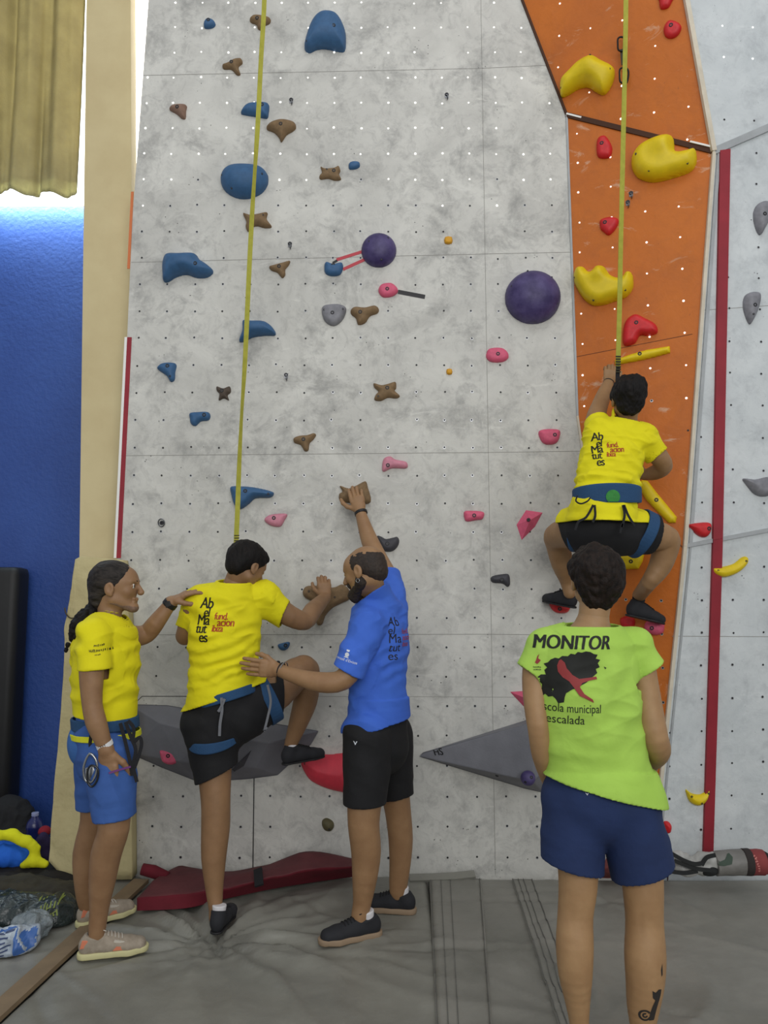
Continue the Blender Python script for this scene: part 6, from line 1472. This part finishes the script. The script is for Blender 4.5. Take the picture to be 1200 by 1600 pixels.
# ============================================================ FOAM PADDING ROUND THE PILLAR
def padding():
    M_p = mat('beige_foam_padding', (206, 194, 146), .8, rgb2=(194, 180, 134), vscale=4, bump=.5, bscale=9, bdist=.03)
    F = [(118, 874), (128, 869), (192, 875), (200, 950), (204, 1100), (206, 1374), (102, 1374), (77, 1345), (84, 1240), (95, 1120), (101, 1040), (101, 985), (106, 955), (110, 930)]
    bm = bmesh.new(); f = [bm.verts.new(at(x, y, 4.40)) for x, y in F]; b = [bm.verts.new(at(x, y, 4.40) + V3(0, .09, 0)) for x, y in F]
    bm.faces.new(f); bm.faces.new(b[::-1])
    for i in range(len(f)): bm.faces.new((f[i], b[i], b[(i + 1) % len(f)], f[(i + 1) % len(f)]))
    bmesh.ops.triangulate(bm, faces=[q for q in bm.faces if len(q.verts) > 4])
    for _ in range(5):
        ed = [e for e in bm.edges if e.calc_length() > .04]
        if ed: bmesh.ops.subdivide_edges(bm, edges=ed, cuts=1, use_grid_fill=True); bmesh.ops.triangulate(bm, faces=[q for q in bm.faces if len(q.verts) > 4])
    co = np.array([v.co[:] for v in bm.verts]); z = at(150, 960, 4.4).z
    d = .018 * vnoise(co * np.array((1, 1, .6)), 6, 3) + .010 * np.sin(co[:, 2] * 30 + 3 * co[:, 0] * 8) * np.exp(-((co[:, 2] - z) / .25) ** 2) + .02 * vnoise(co, 9, 8) * np.exp(-((co[:, 2] - .15) / .15) ** 2)
    for v, q in zip(bm.verts, d):
        if v.co.y < 4.43: v.co.y -= abs(q) * .9
    o = bm_obj('foam_padding', bm, M_p, smooth=True, loc=tuple(at(150, 1374, 4.40))); tag(o, 'beige foam padding wrapped round the foot of the pillar', 'padding')
    tube_obj('tie_cord', [at(128, 962, 4.37), at(112, 966, 4.37), at(104, 960, 4.38), at(101, 950, 4.40)], .004, mat('cord_dark', (70, 60, 40), .8), o, 6, smooth_path=4)
padding()

# black padded mat standing against the blue wall
o = hull([Vector((x, y, z)) for x in (at(-150, 1000, 5.1).x, at(27, 1000, 5.1).x) for y in (5.06, 5.26) for z in (.01, at(10, 886, 5.1).z)], 'padded_mat', mat('black_vinyl', (16, 16, 18), .55, bump=.3, bscale=8, bdist=.01), bevel=.05, smooth=True, loc=tuple(Vector((at(0, 1000, 5.1).x, 5.1, .0))))
tag(o, 'black padded mat standing against the blue wall at the left edge', 'mat')

# ============================================================ BAGS AND CLOTHES AT THE LEFT
def heap(name, prims, m, label, cat, group=None, amp=.012, seed=1, k=.03, h=.006, floor=True, freq=9):
    v = Vol(h)
    for q in prims: v.ell(q[0], q[1], None, k)
    lo = min((q[0].z - q[1][2]) for q in prims)
    if floor: v.cut(Vector((0, 0, .002)), (0, 0, -1))
    def d(V, N): return (amp * vnoise(V, freq, seed) + amp * .8 * (1 - 2 * np.abs(vnoise(V, freq * 1.7, seed + 1))) + amp * .3 * vnoise(V, freq * 4, seed + 2)) * np.clip((V[:, 2] - .004) / .03, 0, 1)
    c = sum((q[0] for q in prims), Vector()) / len(prims); c.z = 0 if floor else lo
    V, F = v.build(smooth=1, disp=d); o = link(name, mesh_np(name, V, F), m, None, True, loc=tuple(c)); tag(o, label, cat, group); return o
def cl(n, a, b=None, **k): return mat(n, a, k.pop('rough', .85), rgb2=b, vscale=8, bump=k.pop('bump', .4), bscale=20, bdist=.01, **k)
heap('backpack', [(at(12, 1290, 4.95), (.17, .14, .17)), (at(-30, 1300, 4.95), (.2, .16, .2)), (at(28, 1320, 4.9), (.12, .12, .12))], cl('black_nylon', (20, 20, 22), (28, 28, 30)), 'black backpack slumped against the blue wall', 'bag')
heap('cloth_bundle', [(at(10, 1372, 4.45), (.26, .18, .07)), (at(70, 1372, 4.45), (.20, .14, .06)), (at(110, 1376, 4.42), (.08, .08, .035)), (at(-60, 1372, 4.45), (.25, .2, .1))], cl('black_fleece', (20, 18, 18), (30, 27, 26)), 'black cloth bundle under the bright blue and yellow clothes', 'clothes', seed=4)
heap('blue_garment', [(at(8, 1332, 4.50), (.18, .12, .075)), (at(36, 1336, 4.50), (.08, .08, .05)), (at(-40, 1330, 4.5), (.18, .12, .08))], cl('bright_blue_cloth', (36, 110, 222), (28, 98, 208)), 'bright blue garment framed by a yellow jacket, on the black bundle', 'clothes', seed=9, floor=False, h=.005)
def jacket():
    v = Vol(.005); P = [(-40, 1308), (0, 1304), (22, 1306), (42, 1314), (54, 1326), (52, 1342)]
    v.chain([(at(x, y, 4.42), .030, 1) for x, y in P], .02); v.chain([(at(x, y, 4.40), r, 1) for x, y, r in ((36, 1350, .016), (52, 1346, .030), (70, 1350, .018))], .02)
    V, F = v.build(smooth=1, disp=lambda V, N: .009 * vnoise(V, 16, 5) + .005 * vnoise(V, 40, 6)); o = link('yellow_jacket', mesh_np('yellow_jacket', V, F), cl('neon_yellow_cloth', (226, 226, 20), (214, 212, 16)), None, True, loc=tuple(at(20, 1350, 4.42)))
    tag(o, 'neon yellow jacket curled round the bright blue garment', 'clothes')
jacket()
def bottle(px_, py_, Y, R_, Hh, m, mc, label, tilt=(0, 0, 1)):
    c = at(px_, py_, Y); ax = nrm(tilt); v = Vol(.004); v.seg(c, c + ax * Hh * .72, R_, R_, .01, capa=True); v.seg(c + ax * Hh * .7, c + ax * Hh * .86, R_, R_ * .45, .015); v.seg(c + ax * Hh * .85, c + ax * Hh * .93, R_ * .42, R_ * .42, .006, capb=True)
    o = v.obj('bottle', m, loc=tuple(c), smooth=1); q = Vol(.003); q.seg(c + ax * Hh * .92, c + ax * Hh, R_ * .46, R_ * .46, .005, capa=True, capb=True); q.obj('cap', mc, o, smooth=0); tag(o, label, 'bottle'); return o
bottle(52, 1340, 4.75, .045, .26, mat('navy_tinted_plastic', (30, 36, 92), .3, spec=.6), mat('clear_cap', (150, 156, 190), .3), 'dark blue water bottle between the yellow jacket and the pillar padding')
heap('purple_cloth', [(at(66, 1330, 4.62), (.05, .06, .10)), (at(72, 1345, 4.62), (.05, .06, .06))], cl('purple_cloth', (34, 22, 58), (44, 28, 72)), 'dark purple cloth beside the blue water bottle', 'clothes', floor=False, h=.005)
heap('red_pouch', [(at(70, 1299, 4.66), (.034, .04, .028))], cl('red_cloth', (150, 24, 40), (130, 20, 36)), 'small red pouch against the foot of the padding', 'clothes', floor=False, h=.004, amp=.004)
heap('duffel_bag', [(at(30, 1415, 4.15), (.30, .20, .13)), (at(95, 1412, 4.15), (.16, .15, .10)), (at(-60, 1415, 4.15), (.3, .2, .14)), (at(125, 1420, 4.12), (.08, .1, .06))], cl('olive_brown_canvas', (62, 58, 44), (46, 42, 34)), 'olive brown duffel bag lying behind the dark plastic bag', 'bag', seed=12)
pb = heap('plastic_bag', [(at(20, 1432, 3.92), (.26, .15, .105)), (at(80, 1428, 3.92), (.10, .12, .09)), (at(-50, 1430, 3.92), (.25, .15, .11)), (at(98, 1438, 3.90), (.06, .08, .05))], mat('dark_green_plastic', (36, 46, 46), .22, rgb2=(48, 58, 58), vscale=8, bump=.9, bscale=16, bdist=.03, spec=.7), 'dark shiny plastic bag with pale green printing, behind the white packaging', 'bag', seed=15, amp=.014)
M_pg = mat('pale_green_print', (128, 140, 62), .6)
for j, (tx, dx, dy) in enumerate(((7, 0, .03), (6, .01, -.005), (7, .0, -.04))):
    decal('print', shift(scrawl_bm(.015 * tx, .028, tx, j + 3), dx, dy), at(72, 1422, 3.82), (.95, .1, .25), (-.25, 0, .97), [pb], M_pg, pb, off=.004, depth=.9)
pk = heap('white_packaging', [(at(5, 1478, 3.60), (.13, .09, .075)), (at(28, 1470, 3.62), (.085, .08, .065)), (at(-40, 1480, 3.6), (.14, .1, .08))], mat('white_crinkled_plastic', (186, 196, 206), .3, rgb2=(160, 172, 186), vscale=14, bump=.8, bscale=30, bdist=.015), 'white and blue plastic packaging lying at the bottom left edge', 'packaging', seed=21, amp=.016, freq=14)
M_pb = mat('packaging_blue', (64, 104, 170), .4); M_pn = mat('packaging_navy_text', (58, 72, 110), .5)
decal('blue_panel', poly_bm([[(-.045, -.06), (.05, -.05), (.055, .07), (-.03, .075)]]), at(36, 1468, 3.54), (.95, 0, .2), (-.2, 0, .97), [pk], M_pb, pk, off=.003, depth=.9)
decal('blue_panel', poly_bm([[(-.05, -.014), (.03, -.012), (.03, .008), (-.05, .006)]]), at(12, 1452, 3.54), (.95, 0, .2), (-.2, 0, .97), [pk], M_pb, pk, off=.003, depth=.9)
for j in range(6): decal('fine_print', poly_bm([[(-.03, -.003), (.03 - .01 * (j % 3), -.003), (.03 - .01 * (j % 3), .003), (-.03, .003)]]), at(4, 1462 + 6 * j, 3.52), (.97, 0, .15), (-.15, 0, .97), [pk], M_pn, pk, off=.003, depth=.9)
heap('clear_bottle_bag', [(at(52, 1452, 3.74), (.075, .07, .065)), (at(36, 1447, 3.76), (.06, .06, .05))], mat('clear_crinkled_plastic', (190, 200, 204), .15, rgb2=(150, 162, 168), vscale=20, bump=1.0, bscale=34, bdist=.02, trans=.45), 'clear crinkled plastic bag between the white packaging and the trainers', 'bag', seed=25, amp=.014, h=.005, freq=16)

# ============================================================ MAROON BAG AT THE FOOT OF THE WALL
def loft(name, rows, m, parent=None, loc=None, amp=.006, seed=3, mats=None, rowmat=None, sub=7):
    R = [catmull(r, sub) for r in rows]; nc = min(len(r) for r in R); bm = bmesh.new(); g = []
    Rr = []
    for i in range(len(R) - 1):
        for k in range(5):
            t = k / 5; Rr.append(([R[i][j].lerp(R[i + 1][j], t) for j in range(nc)], rowmat[i] if rowmat else 0))
    Rr.append((R[-1], 0))
    for r, mi in Rr: g.append([bm.verts.new(p) for p in r[:nc]])
    for i in range(len(g) - 1):
        for j in range(nc - 1):
            f = bm.faces.new((g[i][j], g[i][j + 1], g[i + 1][j + 1], g[i + 1][j])); f.material_index = Rr[i][1]
    for jj in (0, nc - 1):
        bm.faces.new([g[i][jj] for i in range(len(g))])
    co = np.array([v.co[:] for v in bm.verts]); d = amp * vnoise(co, 10, seed) + amp * .5 * vnoise(co, 24, seed + 1)
    for v, q in zip(bm.verts, d):
        if v.co.z > .012: v.co.z += q
    return bm_obj(name, bm, mats or m, parent, True, loc)
M_mar = cl('maroon_canvas', (106, 52, 56), (90, 42, 46)); M_marrim = cl('maroon_rim', (110, 18, 36), (96, 14, 30))
fb = [fl(214, 1423, .004), fl(290, 1419, .004), fl(350, 1405, .004), fl(420, 1390, .004), fl(480, 1380, .004), fl(552, 1370, .004)]
rt_ = [at(214, 1404, 4.03), at(282, 1397, 4.05), at(348, 1389, 4.10), at(415, 1374, 4.18), at(480, 1359, 4.24), at(552, 1352, 4.30)]
mid = [at(238, 1376, 4.20), at(290, 1376, 4.22), at(348, 1372, 4.24), at(415, 1362, 4.27), at(480, 1348, 4.32), at(552, 1348, 4.36)]
bk = [at(262, 1360, 4.38), at(285, 1352, 4.42), at(345, 1362, 4.42), at(412, 1352, 4.42), at(478, 1331, 4.43), at(550, 1341, 4.44)]
bf = [Vector((p.x, 4.455, .004)) for p in bk]
o = loft('maroon_bag', [fb, rt_, mid, bk, bf], None, None, tuple(fl(380, 1385)), mats=[M_mar, M_marrim], rowmat=[1, 0, 0, 0])
tag(o, 'flat maroon bag with a brighter front rim lying along the foot of the wall', 'bag')
tube_obj('rolled_flap', [at(222, 1358, 4.32), at(240, 1362, 4.32), at(262, 1370, 4.30)], [.030, .034, .026], M_marrim, o, 14, smooth_path=1)
strap_obj('black_buckle_strap', [at(403, 1358, 4.22), at(404, 1372, 4.16), at(405, 1384, 4.12)], (0, -1, .3), .045, .012, M_hblack, o, sub=2)
# maroon lump glimpsed between the legs in the navy shorts
hull([fl(930, 1371, .004) + V3(0, -.0, 0), fl(1045, 1371, .004), at(950, 1336, 4.40), at(1030, 1330, 4.40), at(936, 1362, 4.32), at(1045, 1345, 4.36), at(955, 1352, 4.28), Vector((at(940, 1340, 4.4).x, 4.44, .004)), Vector((at(1045, 1340, 4.4).x, 4.44, .004))], 'maroon_bag', cl('dusty_red_canvas', (126, 62, 62), (112, 54, 54)), bevel=.012, smooth=True, loc=tuple(fl(985, 1371)))
tag(bpy.context.scene.objects[-1] if False else [q for q in COL.objects if q.name.startswith('maroon_bag')][-1], 'dusty red bag glimpsed between the legs of the person in navy shorts', 'bag')

# long coloured bag lying by the wall at the right
def long_bag():
    r = thing('rope_bag', fl(1125, 1369), 'long white, black and red sports bag lying against the foot of the right-hand board', 'bag')
    M_wh = cl('bag_white_nylon', (186, 186, 182), (164, 164, 160), rough=.5); M_g = cl('bag_grey_nylon', (128, 126, 122), (112, 110, 106), rough=.5); M_d = cl('bag_dark_nylon', (54, 46, 44), (44, 38, 36)); M_r = cl('bag_faded_red', (142, 62, 62), (126, 52, 54)); M_bk = cl('bag_black_nylon', (22, 24, 24), (32, 34, 34))
    Yb = 4.26
    def sect(name, a, b, ra, rb, m, amp=.006, seed=1, u=(0, 0, 1), fl_=1.0):
        v = Vol(.0045); v.seg(a, b, ra, rb, .01, capa=True, capb=True); V, F = v.build(smooth=1, disp=lambda V, N: amp * vnoise(V, 14, seed) + amp * .5 * vnoise(V, 34, seed + 1)); return link(name, mesh_np(name, V, F), m, r, True)
    c = lambda x, y: at(x, y, Yb)
    sect('main_panel', c(1116, 1350), c(1162, 1347), .060, .066, M_g, .004, 2); sect('dark_band', c(1160, 1347), c(1172, 1347), .068, .068, M_d, .002, 3); sect('red_panel', c(1170, 1347), c(1193, 1348), .066, .064, M_r, .003, 4); sect('end_cap', c(1191, 1348), c(1201, 1350), .062, .050, M_bk, .002, 5)
    v = Vol(.0045)
    for x, y, rx, rz in ((1062, 1340, .05, .030), (1078, 1350, .05, .030), (1098, 1343, .05, .034), (1112, 1347, .045, .056), (1070, 1357, .06, .030), (1100, 1355, .05, .035)): v.ell(c(x, y), (rx, .045, rz), None, .02)
    V, F = v.build(smooth=1, disp=lambda V, N: .010 * vnoise(V, 20, 7) + .006 * vnoise(V, 45, 8)); link('crumpled_end', mesh_np('crumpled_end', V, F), M_wh, r, True)
    for P_ in ([(1050, 1334), (1068, 1344), (1086, 1350), (1100, 1348)], [(1054, 1345), (1074, 1353), (1092, 1358), (1112, 1360)], [(1050, 1362), (1070, 1364), (1090, 1361)], [(1096, 1352), (1104, 1340), (1118, 1336)]):
        strap_obj('black_strap', [at(x, y, 4.195) for x, y in P_], (0, -1, .2), .020, .008, M_bk, r, sub=4)
    v = Vol(.0045); v.ell(c(1104, 1357) + V3(0, -.03, 0), (.05, .03, .028), None, .01); V, F = v.build(smooth=1); link('black_pocket', mesh_np('black_pocket', V, F), M_bk, r, True)
    mp = [q for q in r.children if q.name.startswith('main_panel')][0]; k = mpp(4.2)
    decal('swoosh_print', poly_bm([[(-.05, .02), (-.03, -.01), (0, 0), (.03, .03), (.045, .01), (.03, -.02), (-.01, -.03), (-.04, -.028)]]), at(1134, 1344, 4.2), (1, 0, 0), (0, 0, 1), [mp], mat('bag_dark_green_print', (58, 74, 62), .7), mp, depth=.6)
    rp = [q for q in r.children if q.name.startswith('red_panel')][0]
    decal('red_lettering', scrawl_bm(.085, .018, 7, 9), at(1181, 1350, 4.2), (.25, 0, -1), (1, 0, .25), [rp], mat('worn_pale_print', (196, 120, 112), .7), rp, depth=.6)
long_bag()
# hand-written letters on the dark volume
decal('hand_lettering', text_bm('HS', .055, -.25, .0012, 'LEFT', .8), at(679, 1182, 4.44), (1, 0, .12), (-.12, 0, 1), [vo], mat('marker_black', (22, 22, 24), .7), vo, depth=1.2, off=.002)
